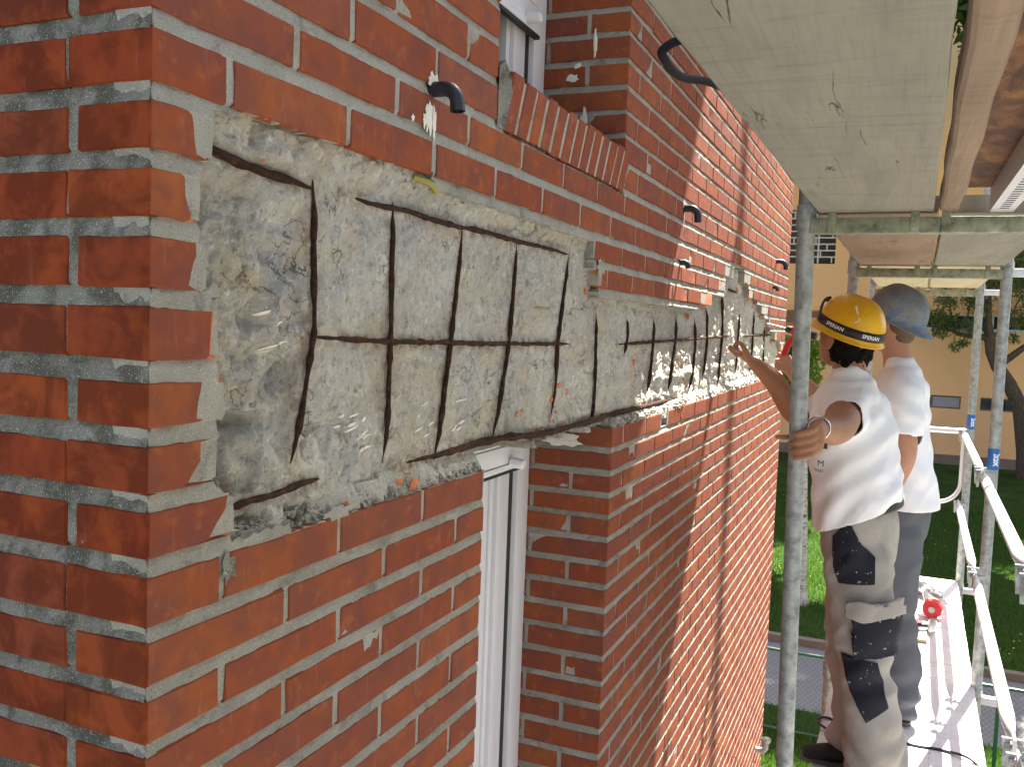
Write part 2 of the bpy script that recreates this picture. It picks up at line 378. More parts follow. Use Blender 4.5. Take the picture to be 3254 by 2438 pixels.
BR = []   # candidates: (poly, v0, v1, jag0, jag1, material, parent key)
def clip(u0, u1, v):
    us = np.linspace(u0, u1, 61); ok = ~masked(us, np.full(61, v)); out = []; st = None
    for i in range(61):
        if ok[i] and st is None: st = i
        if st is not None and (not ok[i] or i == 60):
            e = i if ok[i] else i-1
            if us[e]-us[st] > .022: out.append((us[st], us[e], st > 0, e < 60))
            st = None
    return out
for t, bt, k in rows_:
    even = k % 2 == 0; vm = (t+bt)/2
    wl_row = (-1.80 < vm < -.25) or (.44 < vm < 1.95)
    # side wall, then round the corner
    ys = .121 if even else .106
    x = .115 if even else .24
    xs = [(0., x)]
    j = .011 + rnd.uniform(-.002, .002)
    x0 = x + j
    lim = XJ0 if wl_row else XE
    def stretch(x0, lim):
        o = []
        while x0 < lim-.02:
            x1 = min(x0+.24+rnd.uniform(-.0025, .0025), lim); o.append((x0, x1)); x0 = x1+.012+rnd.uniform(-.0025, .0025)
        return o
    xs += stretch(x0, lim)
    if wl_row:
        c1 = XJ1+(.115 if even else .24); pier = [(XJ1, c1)] + stretch(c1+.012, XE)
    else: pier = []
    y1s = []
    yy = ys + (.0014 if even else .015)
    while yy < 3.9: y1s.append((yy, min(yy+.24, 4.0))); yy += .252
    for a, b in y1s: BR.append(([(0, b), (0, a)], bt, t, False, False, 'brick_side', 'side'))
    for n_, (a, b) in enumerate(xs):
        if .27 > vm > -.27 and n_ == 0: segs = clip(a, .24, vm); segs = segs[:1]
        else: segs = clip(a, b, vm)
        for s, (a2, b2, j0, j1) in enumerate(segs):
            if n_ == 0 and a2 < .01: BR.append(([(0, ys), (0, 0), (b2, 0)], bt, t, False, j1, 'corner', 'front'))
            else: BR.append(([(a2, 0), (b2, 0)], bt, t, j0, j1, 'brick', 'front'))
    for n_, (a, b) in enumerate(pier):
        if n_ == 0:
            yb = .115 if even else .236
            BR.append(([(XJ1, yb), (XJ1, 0), (b, 0)], bt, t, False, False, 'pier', 'front'))
            if even: BR.append(([(XJ1, .262), (XJ1, .127)], bt, t, False, False, 'brick', 'jamb%s1' % ('lo' if vm < 0 else 'up')))
            else: BR.append(([(XJ1, .275), (XJ1, .247)], bt, t, False, False, 'brick', 'jamb%s1' % ('lo' if vm < 0 else 'up')))
            # unseen jamb on the other side of the opening
            BR.append(([(XJ0, .012), (XJ0, .24)], bt, t, False, False, 'brick', 'jamb%s0' % ('lo' if vm < 0 else 'up')))
        else:
            for a2, b2, j0, j1 in clip(a, b, vm): BR.append(([(a2, 0), (b2, 0)], bt, t, j0, j1, 'brick', 'front'))

# mortar bodies, one heightfield per wall
def mortar_rows(zlo, zhi):
    r = []
    for t, bt, k in rows_:
        if t < zlo or bt > zhi: continue
        nt_ = bt-.0165
        r += [(t, .0006), (t-.004, .0016), (bt+.005, .0020), (bt, .0056), ((bt+nt_)/2, .0032)]
    return r
def heightfield(us, rows, place, hole=None, seed=1, back=.05, jit=.004):
    us = np.asarray(us); vs = np.array([r[0] for r in rows]); ds = np.array([r[1] for r in rows])
    U, Vv = np.meshgrid(us, vs); nz_ = .0012*fbm(U*35, Vv*60, 0, seed, 3) + .0010*vn(U*130, Vv*200, 0, seed+9); Dp = np.maximum(ds[:, None] + nz_, np.where(ds < .001, .0002, .0013)[:, None])
    nu, nv = len(us), len(vs); id_ = np.arange(nu*nv).reshape(nv, nu)
    keep = np.ones((nv-1, nu-1), bool)
    if hole is not None:
        cu = (U[:-1, :-1]+U[1:, 1:])/2; cv = (Vv[:-1, :-1]+Vv[1:, 1:])/2; keep = ~hole(cu, cv)
    q = np.stack([id_[1:, :-1], id_[1:, 1:], id_[:-1, 1:], id_[:-1, :-1]], -1)[keep]
    # ragged rim
    E_ = {}
    for f in q:
        for a in range(4):
            e = (f[a], f[(a+1) % 4]); s_ = (min(e), max(e)); E_.setdefault(s_, []).append(e)
    rim = [v[0] for v in E_.values() if len(v) == 1]
    uf, vf, df = U.ravel().copy(), Vv.ravel().copy(), Dp.ravel().copy()
    if hole is not None:
        rr = random.Random(seed)
        for v_ in {a for e in rim for a in e}:
            if .06 < uf[v_] < XE-.01 and -.30 < vf[v_] < .36 and not (.86 < uf[v_] < .88 or 1.73 < uf[v_] < 1.745): uf[v_] += rr.uniform(-jit, jit); vf[v_] += rr.uniform(-jit*.7, jit*.7)
    V = [place(a, b, c) for a, b, c in zip(uf, vf, df)]; F = q.tolist()
    if back:
        mp = {}
        for a, b in rim:
            if all(abs(uf[x]-XJ0) < .004 or abs(uf[x]-XJ1) < .004 for x in (a, b)): continue
            for x in (a, b):
                if x not in mp: mp[x] = len(V); V.append(place(uf[x], vf[x], df[x]+back))
            F.append((b, a, mp[a], mp[b]))
    return V, F
ux = np.concatenate([np.arange(.003, .871, .0105), np.linspace(.871, 1.738, 84), np.arange(1.752, XE, .022), [XE]])
V, F = heightfield(ux, mortar_rows(-5.05, 3.0), lambda u, v, d: (u, d, v), masked, 3)
front = mobj('front_wall', V, F, 'mortar', bld)
V, F = heightfield(np.concatenate([np.arange(.003, .5, .012), np.arange(.5, 4.0, .1)])[::-1], mortar_rows(-5.05, 3.0), lambda u, v, d: (d, u, v), None, 5, 0)
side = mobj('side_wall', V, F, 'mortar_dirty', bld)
JAMB = {}
for nm, zz in (('lo', (-1.85, -.27)), ('up', (.40, 2.0))):
    V, F = heightfield(np.arange(.003, .29, .012)[::-1], mortar_rows(*zz), lambda u, v, d: (XJ1+d, u, v), None, 8, 0); JAMB[nm, 1] = mobj('window_jamb', V, F, 'mortar', bld)
    V, F = heightfield(np.arange(.003, .29, .03), mortar_rows(*zz), lambda u, v, d: (XJ0-d, u, v), None, 11, 0); JAMB[nm, 0] = mobj('window_jamb', V, F, 'mortar', bld)
jamb = JAMB['lo', 1]; PAR = {'front': front, 'side': side}
for k, o in JAMB.items(): PAR['jamb%s%d' % k] = o

cm_inv = cam.matrix_world.inverted(); FP = 2866.28
def seen_area(poly, v0, v1):
    A = 0
    for s in range(len(poly)-1):
        q = []
        for p, v in ((poly[s], v0), (poly[s+1], v0), (poly[s+1], v1), (poly[s], v1)):
            c = cm_inv @ Vector((p[0], p[1], v))
            if c.z > -.05: return 0
            q.append((1627+FP*c.x/-c.z, 1219-FP*c.y/-c.z))
        cx = sum(a for a, _ in q)/4; cy = sum(b for _, b in q)/4
        if -60 < cx < 2560 and -60 < cy < 2500:
            if cx > 2080 and cy < 1.255*(cx-2066)-25: continue          # behind the deck overhead
            A += .5*sum(q[i][0]*q[(i+1) % 4][1]-q[(i+1) % 4][0]*q[i][1] for i in range(4))
    return abs(A)
sc_ = sorted(((seen_area(b[0], b[1], b[2]), i) for i, b in enumerate(BR)), reverse=True)
big = {i for a, i in sc_[:285] if a > 0}
stuff = {k: (MB(), []) for k in PAR}
for i, (poly, v0, v1, j0, j1, mk, pk) in enumerate(BR):
    mats = ['brick_side' if mk == 'brick_side' else 'brick', 'brick_raw', 'brick_side']
    near = i in big
    V, F, MI = brick_poly(poly, v0, v1, near, i+11, j0, j1)
    if mk in ('corner',):
        n = len(V)//(6 if near else 4)
        for q, f in enumerate(F):
            if np.mean([V[a][0] for a in f]) < .0012: MI[q] = 2
    if near:
        o = mobj('brick', V, F, mats, PAR[pk]); o.data.polygons.foreach_set('material_index', MI)
    else:
        stuff[pk][0].add(V, F); stuff[pk][1].extend([2 if (mk == 'brick_side') else x for x in MI])
for k, (mb, mi) in stuff.items():
    if not mb.V: continue
    o = mb.obj('brick_courses', ['brick', 'brick_raw', 'brick_side'], PAR[k]); o.data.polygons.foreach_set('material_index', mi); tag(o, kind='stuff')

# rowlock sill under the upper window: bricks on edge leaning out at the top
sill = MB().box((XJ0+.03, .012, ZS-.004), (XJ1+.006, .26, .462)).obj('window_sill', 'mortar', bld)
x = .903
for k in range(13):
    w = .0525+rnd.uniform(-.003, .003); bm = bmesh.new(); bmesh.ops.create_cube(bm, size=1)
    z0, z1 = .389+rnd.uniform(-.003, .003), .494+rnd.uniform(-.003, .003); yb, yt = -.002, -.021+rnd.uniform(-.003, .003); ls = rnd.uniform(-.003, .003)
    for v in bm.verts:
        a, b, c = v.co.x > 0, v.co.y > 0, v.co.z > 0
        v.co = (x+(w if a else 0)+(ls if c else 0)+rnd.uniform(-.001, .001), (.20 if c else .06) if b else (yt if c else yb), (z1+(.03 if b else 0)) if c else z0)
    bmesh.ops.bevel(bm, geom=list(bm.edges), offset=.003, segments=1, affect='EDGES')
    bm.verts.index_update(); V = [v.co[:] for v in bm.verts]; F = [[v.index for v in f.verts] for f in bm.faces]; bm.free()
    mobj('brick', V, F, 'brick', sill); x += .0645
    if k < 12:   # mortar bead between two sill bricks
        V = [(x-.0135, .000, .389), (x+.001, .000, .389), (x+.001, -.0185, .488), (x-.0135, -.0185, .488), (x-.0135, .2, .506), (x+.001, .2, .506)]
        mobj('joint', V, [(0, 1, 2, 3), (3, 2, 5, 4)], 'mortar', sill)
# cement fillet at the left end of the sill
mobj('fillet', [(XJ0-.003, -.002, .385), (.902, -.004, .387), (.905, -.018, .47), (.885, -.008, .515), (XJ0-.003, -.003, .50), (XJ0, .1, .5), (.905, .1, .5)], [(0, 1, 2, 3, 4), (4, 3, 5), (3, 2, 6, 5)], 'mortar_dirty', sill)

# structural core behind the brick skin (with the window openings left free)
mb = MB()
for a, b in (((.03, .098, -5.08), (XJ0-.02, .30, 3.05)), ((XJ1+.02, .098, -5.08), (XE-.02, .30, 3.05)), ((XJ0-.02, .098, -.245), (XJ1+.02, .30, .42)), ((XJ0-.02, .098, -5.08), (XJ1+.02, .30, -1.80)), ((XJ0-.02, .098, 1.95), (XJ1+.02, .30, 3.05)),
             ((.03, .30, -5.08), (.25, 4.0, 3.05)), ((XE-.25, .30, -5.08), (XE-.02, 4.0, 3.05)), ((.03, 3.8, -5.08), (XE-.02, 4.0, 3.05)), ((.25, .3, -2.0), (XE-.25, 3.8, -1.9)), ((.25, .3, 2.2), (XE-.25, 3.8, 2.3))): mb.box(a, b)
mb.obj('wall_core', 'room_dark', bld)
m, nt, b = mat('far_brick', (.3, .1, .06), .85); g = NG(nt); bt_ = g.n('ShaderNodeTexBrick')
bt_.inputs['Color1'].default_value = (.36, .10, .05, 1); bt_.inputs['Color2'].default_value = (.29, .085, .055, 1); bt_.inputs['Mortar'].default_value = (.36, .35, .30, 1)
bt_.inputs['Scale'].default_value = 1; bt_.inputs['Brick Width'].default_value = .252; bt_.inputs['Row Height'].default_value = .072; bt_.inputs['Mortar Size'].default_value = .009
sx = g.n('ShaderNodeSeparateXYZ'); g.lk(g.n('ShaderNodeNewGeometry').outputs['Position'], sx.inputs[0]); cx = g.n('ShaderNodeCombineXYZ'); g.lk(g.math('ADD', sx.outputs[0], sx.outputs[1]), cx.inputs[0]); g.lk(sx.outputs[2], cx.inputs[1])
g.lk(cx.outputs[0], bt_.inputs['Vector']); g.lk(bt_.outputs[0], b.inputs['Base Color'])
MB().box((0.002, 0.002, 3.0), (XE, 4.0, 10.5)).box((-.15, -.15, 10.5), (XE+.15, 4.15, 10.7)).obj('upper_storeys', 'far_brick', bld)
MB().box((XE-.019, 0.002, -5.08), (XE, 4.0, -.30)).box((XE-.019, 0.002, .02), (XE, 4.0, 3.0)).box((XE-.019, 0.03, -.30), (XE, 4.0, .02)).obj('end_wall', 'far_brick', bld)

# ------------------------------------------------------------------ exposed concrete band with its steel
RB = {'v1': [(.321, .198), (.323, .1), (.325, -.014), (.306, -.098), (.285, -.195)], 'v2': [(.537, .198), (.535, .1), (.533, -.028), (.532, -.194), (.527, -.225)],
      'v3': [(.79, .182), (.77, .08), (.747, -.029), (.728, -.13), (.707, -.245)], 'v4': [(1.051, .182), (1.033, .06), (1.016, -.036), (1.0, -.1), (.961, -.232)],
      'v5': [(1.38, .178), (1.345, .07), (1.312, -.039), (1.315, -.12), (1.30, -.212)], 'v6': [(1.618, .045), (1.622, -.1), (1.613, -.262)],
      'h1': [(.10, .205), (.16, .197), (.213, .192), (.317, .187)], 'h2': [(.385, .192), (.47, .186), (.573, .189), (.68, .184), (.779, .184), (.92, .187), (1.045, .184), (1.22, .186), (1.385, .183)],
      'hm': [(.295, -.017), (.40, -.022), (.526, -.027), (.66, -.029), (.795, -.031), (1.0, -.034), (1.25, -.036), (1.44, -.037)],
      'hb': [(.575, -.233), (.65, -.235), (.734, -.235), (.86, -.232), (.973, -.230), (1.12, -.240), (1.257, -.247), (1.5, -.246), (1.70, -.245), (2.2, -.25), (2.62, -.252)], 'hbl': [(.15, -.236), (.20, -.231), (.249, -.232), (.30, -.226), (.355, -.225)],
      'hm2': [(1.78, -.042), (2.1, -.039), (2.565, -.034), (3.1, -.025), (3.76, -.018)], 'v7': [(1.925, .035), (1.93, -.02), (1.908, -.072)], 'v8': [(2.57, .055), (2.572, -.04), (2.53, -.13), (2.50, -.21)],
      'v8b': [(2.25, .04), (2.24, -.07), (2.2, -.2)], 'v9': [(2.90, .052), (2.93, -.06), (2.87, -.225)], 'v10': [(3.13, .10), (3.17, -.03), (3.12, -.19)], 'v11': [(3.50, .172), (3.52, .0), (3.47, -.26)],
      'v11b': [(3.46, .17), (3.51, .06)], 'v12': [(4.0, .10), (3.98, -.02), (3.96, -.2)], 'v13': [(4.5, .12), (4.48, -.05), (4.45, -.22)], 'v14': [(4.95, .04), (4.96, -.22)], 'hm3': [(4.1, -.018), (4.6, -.012), (5.3, -.01)], 'h3': [(3.62, .205), (3.85, .20)]}
segs = [(a, b) for v in RB.values() for a, b in zip(v[:-1], v[1:])]
def dist_rebar(x, z):
    d = np.full(np.shape(x), 9.0)
    for (ax, az), (bx, bz) in segs:
        L2 = (bx-ax)**2+(bz-az)**2; t = np.clip(((x-ax)*(bx-ax)+(z-az)*(bz-az))/L2, 0, 1); d = np.minimum(d, np.hypot(x-ax-t*(bx-ax), z-az-t*(bz-az)))
    return d
def lin(x, z, seed):
    # straight-sided lattice noise: broken facets rather than soft lumps
    ix, iz = np.floor(x).astype(np.int64), np.floor(z).astype(np.int64); fx, fz = x-ix, z-iz; o = 0
    for a in (0, 1):
        for b in (0, 1): o = o + _h(ix+a, iz+b, 0, seed)*(fx if a else 1-fx)*(fz if b else 1-fz)
    return o*2-1
def cdepth(x, z):
    x, z = np.asarray(x, float), np.asarray(z, float)
    rough = 1.0*np.clip((.36-x)/.12, 0, 1) + .32 + .5*np.clip((x-2.9)/.5, 0, 1)
    low = np.clip((-.05-z)/.12, 0, 1)*np.clip((x-.9)/.3, 0, 1); rough = rough+low*.35
    ridg = 1-2*np.abs(fbm(x*9+.5*vn(x*20, z*20, 0, 8), z*10, 0, 61, 4))
    lf_ = np.clip((.36-x)/.10, 0, 1)
    d = .027 + lf_*(.009*ridg+.015*lin(x*15+z*4, z*16-x*5, 81)+.009*lin(x*34-z*9, z*37+x*8, 82)) + .0055*lin(x*13+z*3, z*12, 83) + .0036*lin(x*33-z*6, z*30+x*4, 84) + .0022*fbm(x*55, z*48, 0, 62, 3, 2.2, .6) + .0014*np.abs(fbm(x*120, z*85, 0, 63, 2)) + rough*(.0075*fbm(x*11, z*13, 0, 21, 5, 2.0, .58) + .0035*np.abs(fbm(x*38, z*30, 0, 33, 3))) + .0016*fbm(x*75, z*42, 0, 44, 3)
    d = d + .006*np.clip(vn(x*17, z*11, 3, 71)-.55, 0, 1)*4*rough
    # ghost of the removed courses low on the right
    d = d + low*.004*np.sin(z*2*math.pi/.0715)*np.clip(vn(x*5, z*9, 0, 5)+.7, 0, 1)
    # ledges: fill hanging under the bricks above and lying on the bricks below
    k = np.clip((z-.205)/.035, 0, 1)*(x < 1.6); d = d*(1-k) + (.009+.010*np.abs(fbm(x*22, z*30, 0, 55, 4)))*k
    k2 = np.clip((-.240-z)/.038, 0, 1); d = d*(1-k2) + (.004+.007*np.abs(fbm(x*26, z*26, 0, 57, 4)))*k2
        # a few deep gouges
    gg = np.clip(vn(x*21, z*15, 5, 171)-.55, 0, 1)*(.35+.65*lf_); d = d + gg*.07
    cr_ = np.abs(fbm(x*8+.35*vn(x*30, z*30, 0, 12), z*7, 0, 173, 3)); gate = np.clip(vn(x*4.5, z*6, 0, 174)*1.8+.35+lf_*.6, 0, 1)
    d = d + gate*np.clip(.075-cr_, 0, 1)/.075*(.007+.009*lf_)
    cr2 = np.abs(fbm(x*17, z*21+.3*vn(x*40, z*40, 0, 13), 0, 177, 2)); d = d + np.clip(vn(x*6, z*7, 0, 178)*1.6-.1, 0, 1)*np.clip(.10-cr2, 0, 1)/.10*.006
    dr = dist_rebar(x, z); kb = np.clip((.020-dr)/.012, 0, 1)*(z > -.255); d = d*(1-kb) + (.0265+.0012*vn(x*90, z*90, 0, 7))*kb
    return np.maximum(d, .002)
cx_ = np.concatenate([np.arange(.05, 1.9, .0052), np.arange(1.9, 5.82, .013), [5.835, 5.848]]); cz_ = np.concatenate([np.arange(-.305, .36, .0052)])
U, Vv = np.meshgrid(cx_, cz_); Dp = cdepth(U, Vv)
rust = np.clip((.022-dist_rebar(U, Vv))/.016, 0, 1)
low_edge = -.2555 + .012*vn(cx_*14, 0*cx_, 0, 3) + .012*vn(cx_*45, 0*cx_, 0, 4)
nu = len(cx_); id_ = np.arange(U.size).reshape(U.shape)
cu = (U[:-1, :-1]+U[1:, 1:])/2; cv = (Vv[:-1, :-1]+Vv[1:, 1:])/2
le = np.broadcast_to(low_edge[None, :-1], cu.shape)
keep = ~((cu > XJ0-.005) & (cu < XJ1+.02) & (cv < le - np.clip((1.02-cu)/.15, 0, 1)*.03*0)) 
keep &= ~((cu > XJ0-.004) & (cu < XJ0+.14) & (cv < -.25))
Q = np.stack([id_[:-1, :-1], id_[:-1, 1:], id_[1:, 1:], id_[1:, :-1]], -1)[keep]
E_ = {}
for f in Q.tolist():
    for a in range(4):
        e = (f[a], f[(a+1) % 4]); E_.setdefault((min(e), max(e)), []).append(e)
V = np.stack([U.ravel(), Dp.ravel(), Vv.ravel()], -1).tolist(); F = Q.tolist(); mp = {}; ru = rust.ravel().tolist()
for e in E_.values():
    if len(e) == 1:
        a, b_ = e[0]
        for x in (a, b_):
            if x not in mp: mp[x] = len(V); V.append((V[x][0], .105, V[x][2])); ru.append(0)
        F.append((b_, a, mp[a], mp[b_]))
conc = mobj('exposed_concrete', V, F, 'concrete', bld, False, attrs={'rust': ru})
tag(conc, 'hacked-back grey concrete lintel band with rusty bars showing')
for k, pts in RB.items():
    P = []; Rr = []
    base = {'h': .0046, 'v': .0045}[k[0]]
    if k in ('hb',): base = .0075
    if k == 'h1': base = .006
    if pts[0][0] > 2.2: base = .006
    n = 0
    for (ax, az), (bx, bz) in zip(pts[:-1], pts[1:]):
        L = math.hypot(bx-ax, bz-az); m_ = max(2, int(L/.012))
        for q in range(m_):
            t = q/m_; P.append((ax+(bx-ax)*t, az+(bz-az)*t))
    P.append(pts[-1]); out = []; N = len(P)
    for i, (px, pz) in enumerate(P):
        r_ = base*(1+.22*float(vn(i*.55, len(k)*3.1+px*2, 0, 91))+.25*float(vn(i*1.7, px*3, 0, 92)))
        e = min(i, N-1-i)/max(1, N*.12)
        if e < 1: r_ *= .45+.55*e
        dep = .0240 + (.005*(1-e) if e < 1 else 0) + .0016*float(vn(i*.12, 3.0, 0, 95))
        if k == 'hb' and XJ0+.05 < px < XJ1-.04: dep = .016
        if k[0] == 'v': dep -= .0022
        out.append((px+.0018*float(vn(i*.5, 1.5, px, 97)), dep, pz+.0018*float(vn(i*.5, 7.5, px, 98)))); Rr.append(max(.0015, r_))
    o = MB().tube(out, Rr, 8).obj('rebar', 'rebar_rust', conc); auto_smooth(o, 60)
# broken brick and render fragments left in the band
frag = [(1.10, -.19, .02), (1.13, -.185, .012), (1.30, -.17, .03), (1.32, -.225, .02), (1.36, -.14, .035), (1.41, -.16, .02), (1.38, -.235, .02), (1.22, -.235, .016), (.60, -.272, .03), (.565, -.262, .02), (1.548, .118, .032), (1.53, .10, .03), (.205, .205, .008), (.40, -.268, .02), (2.02, -.10, .03), (2.06, -.13, .02), (2.25, -.13, .02), (2.75, .062, .05), (2.79, .055, .03), (2.66, -.12, .03), (2.72, -.18, .025), (3.92, .21, .05), (3.98, .18, .04), (4.15, .15, .05), (4.4, .14, .04), (4.75, .09, .05), (5.0, .02, .06), (5.1, -.01, .05), (3.9, .06, .05), (5.35, -.06, .05)]
for fx, fz, fs in frag:
    bm = bmesh.new(); bmesh.ops.create_icosphere(bm, subdivisions=1, radius=1)
    d = float(cdepth(fx, fz))
    for v in bm.verts: v.co = (fx+v.co.x*fs*rnd.uniform(.2, .8), d-.001+v.co.y*fs*rnd.uniform(.05, .16), fz+v.co.z*fs*rnd.uniform(.12, .6))
    bm.verts.index_update(); mobj('brick_fragment', [v.co[:] for v in bm.verts], [[v.index for v in f.verts] for f in bm.faces], 'brick_raw', conc); bm.free()
# rubble on the ledges
rb = MB(); rr = random.Random(5)
for q in range(900):
    if q < 330: px = rr.uniform(.14, .865); yy = rr.uniform(.006, .030); pz = -.276-.004+max(0, .0)+(yy-.004)*.9; s_ = rr.uniform(.0015, .006)
    else: px = 1.75+4.05*rr.random()**1.2; yy = rr.uniform(.002, .03); pz = -.276+(yy-.004)*.8; s_ = rr.uniform(.002, .010)
    bm = bmesh.new(); bmesh.ops.create_icosphere(bm, subdivisions=0 if False else 1, radius=1) if False else bmesh.ops.create_cube(bm, size=1.4)
    for v in bm.verts: v.co = (px+v.co.x*s_*rr.uniform(.5, 1.2)*1.4, yy+v.co.y*s_*rr.uniform(.5, 1.2), pz+v.co.z*s_*rr.uniform(.4, 1))
    bm.verts.index_update(); rb.add([v.co[:] for v in bm.verts], [[v.index for v in f.verts] for f in bm.faces]); bm.free()
tag(rb.obj('rubble', 'mortar', conc), kind='stuff')
# pale tool scrapes on the concrete face
sc2 = MB(); r5 = random.Random(12)
for cx0, cz0, n5, sp in ((.42, -.15, 9, .04), (.47, -.19, 5, .03), (.66, -.17, 5, .03), (.80, -.17, 4, .02), (.22, -.02, 5, .03), (1.42, -.15, 4, .03)):
    for k in range(n5):
        x0 = cx0+r5.uniform(-sp, sp); z0 = cz0+r5.uniform(-.03, .03); L = r5.uniform(.012, .035); a = math.radians(r5.uniform(5, 22)); w = r5.uniform(.0012, .0026); V = []
        for t in (0, .33, .66, 1):
            for sg in (-1, 1):
                px, pz = x0+L*t*math.cos(a), z0+L*t*math.sin(a)+sg*w*(1 if 0 < t < 1 else .3); V.append((px, float(cdepth(px, pz))-.0016, pz))
        sc2.add(V, [(0, 2, 3, 1), (2, 4, 5, 3), (4, 6, 7, 5)])
tag(sc2.obj('scrape_marks', 'plaster', conc), kind='stuff')
# splashes of old render on the window reveals
def splash(name, plane_x, yc, zc, ry, rz, seed, parent):
    r = random.Random(seed); n = 18; V = [(plane_x-.004, yc, zc)]
    for k in range(n): a = 2*math.pi*k/n; q = r.uniform(.65, 1.1); V.append((plane_x-.0022, yc+ry*q*math.cos(a), zc+rz*q*math.sin(a)))
    mobj(name, V, [(0, 1+(k+1) % n, 1+k) for k in range(n)], 'plaster', parent)
splash('render_patch', XJ1-.002, .150, -.325, .068, .023, 1, jamb); jamb = JAMB['up', 1]
splash('render_patch', XJ1-.001, .125, .585, .012, .045, 2, jamb); splash('render_patch', XJ1-.001, .165, .712, .02, .013, 3, jamb)
splash('render_patch', XJ1-.001, .15, .745, .012, .009, 4, jamb); splash('render_patch', XJ1-.001, .10, .80, .006, .045, 5, jamb)

def front_splash(xc, zc, rx, rz, seed, material='plaster'):
    r = random.Random(seed); n = 20; V = [(xc, -.0034, zc)]
    for k in range(n): a = 2*math.pi*k/n; q = r.uniform(.5, 1.15); V.append((xc+rx*q*math.cos(a), -.0018, zc+rz*q*math.sin(a)))
    mobj('render_patch', V, [(0, 1+k, 1+(k+1) % n) for k in range(n)], material, front)
for a in ((.598, .345, .014, .030, 11), (.617, .338, .007, .038, 12), (.585, .337, .009, .016, 13), (.61, .402, .020, .020, 14), (2.50, .452, .022, .022, 15), (2.505, .405, .008, .05, 16), (.545, .332, .006, .006, 17)): front_splash(*a)
front_splash(.128, -.30, .016, .022, 21, 'mortar_dirty'); front_splash(1.56, .165, .035, .03, 22, 'mortar'); front_splash(.36, -.273, .05, .012, 23, 'mortar')
# ------------------------------------------------------------------ windows
def window(z0, z1, zshut, lower):
    w = MB().box((XJ0, .250, z0), (XJ0+.08, .315, z1), .004).box((XJ1-.078-.012, .250, z0), (XJ1-.004, .315, z1), .004).box((XJ0+.08, .252, z1-.07), (XJ1-.09, .313, z1), .004).box((XJ0+.08, .252, z0), (XJ1-.09, .313, z0+.07), .004)
    fr = w.obj('window', 'pvc_white', bld); auto_smooth(fr)
    xr = XJ1-.09
    MB().box((xr-.027, .266, z0+.07), (xr+.001, .30, z1-.07)).obj('gasket', 'gasket', fr)
    xl = XJ0+.10
    sm = MB()
    for a, b, y in ((xr-.070, xr-.020, .266), (xr-.120, xr-.073, .259), (xr-.145, xr-.121, .270))+(((xr-.215, xr-.147, .275),) if lower else ()): sm.box((a, y, z0+.08), (b, .305, z1-.08), .003)
    for a, b, y in ((xl, xl+.075, .266), (xl+.078, xl+.135, .259)): sm.box((a, y, z0+.08), (b, .305, z1-.08), .003)
    sm.box((xl+.136, .262, z0+.08), (xr-.156, .304, z0+.15), .003)
    auto_smooth(sm.obj('sash', 'pvc_white', fr))
    MB().box((xr-.0725, .275, z0+.09), (xr-.0705, .30, z1-.09)).obj('groove', 'pvc_shade', fr)
    MB().box((xl+.136, .290, z0+.15), (xr-.156, .296, z1-.08)).obj('pane', 'glass', fr)
    # roller shutter partly down: slats, end bar and stop peg
    sh = MB(); z = z1
    while z > zshut+.055: sh.box((XJ0+.085, .232, z-.052), (XJ1-.10, .246, z-.002), .004); z -= .053
    sh.box((XJ0+.085, .228, zshut), (XJ1-.10, .247, z), .003)
    s = auto_smooth(sh.obj('roller_shutter', 'pvc_white', fr))
    MB().box((XJ0+.085, .230, zshut-.009), (XJ1-.10, .246, zshut)).obj('shutter_seal', 'gasket', s)
    auto_smooth(MB().tube([(XJ1-.192, .230, zshut+.020), (XJ1-.192, .196, zshut+.018), (XJ1-.192, .190, zshut+.018)], [.016, .014, .010], 16).obj('stop_peg', 'pvc_white', s))
    tag(fr, 'white plastic window with its roller shutter raised' if lower else None)
window(-1.78, -.22, -.395, True); window(.46, 1.94, .805, False)
MB().box((XJ0, .19, -1.84), (XJ1, .33, -1.785)).obj('window_board', 'plaster', bld)

# ------------------------------------------------------------------ drain spouts, conduit, cable
def spout(x, z, r, out, down, name='drain_spout', lean=0.0):
    P = [(x, .02, z)]; P.append((x, -out*.45, z))
    for k in range(1, 8): a = k/7*math.pi/2; P.append((x+lean*k/7, -out*.45-(out*.55)*math.sin(a), z-(out*.55)*(1-math.cos(a))))
    e = P[-1]; P.append((e[0], e[1]-.001, e[2]-down))
    mb = MB().tube(P, r, 18, False); Pi = [(p[0], p[1], p[2]) for p in P]; mb.tube(Pi[::-1], r*.84, 18, False)
    o = mb.obj(name, 'black_plastic', bld); auto_smooth(o, 50); return o
spout(.612, .392, .0125, .046, .013); spout(2.50, .440, .0135, .052, .020); spout(5.14, .452, .0145, .060, .018)
spout(2.49, .248, .010, .028, .006); spout(5.05, .285, .010, .030, .006)
V = []; P = []; Rr = []
for k in range(46):
    t = k/45; P.append((.575+.075*t, .012-.012*math.sin(t*3), .243-.012*t)); Rr.append(.0045+.0011*(k % 2))
MB().tube(P, Rr, 10).obj('conduit_stub', 'yellow_plastic', bld)
P = []
for k in range(25):
    a = math.radians(60+200*k/24)
    P.append((1.60+.26*math.cos(a)*1.2, -.42-.05*k/24+.02*math.sin(a), .50+.17*math.sin(a)))
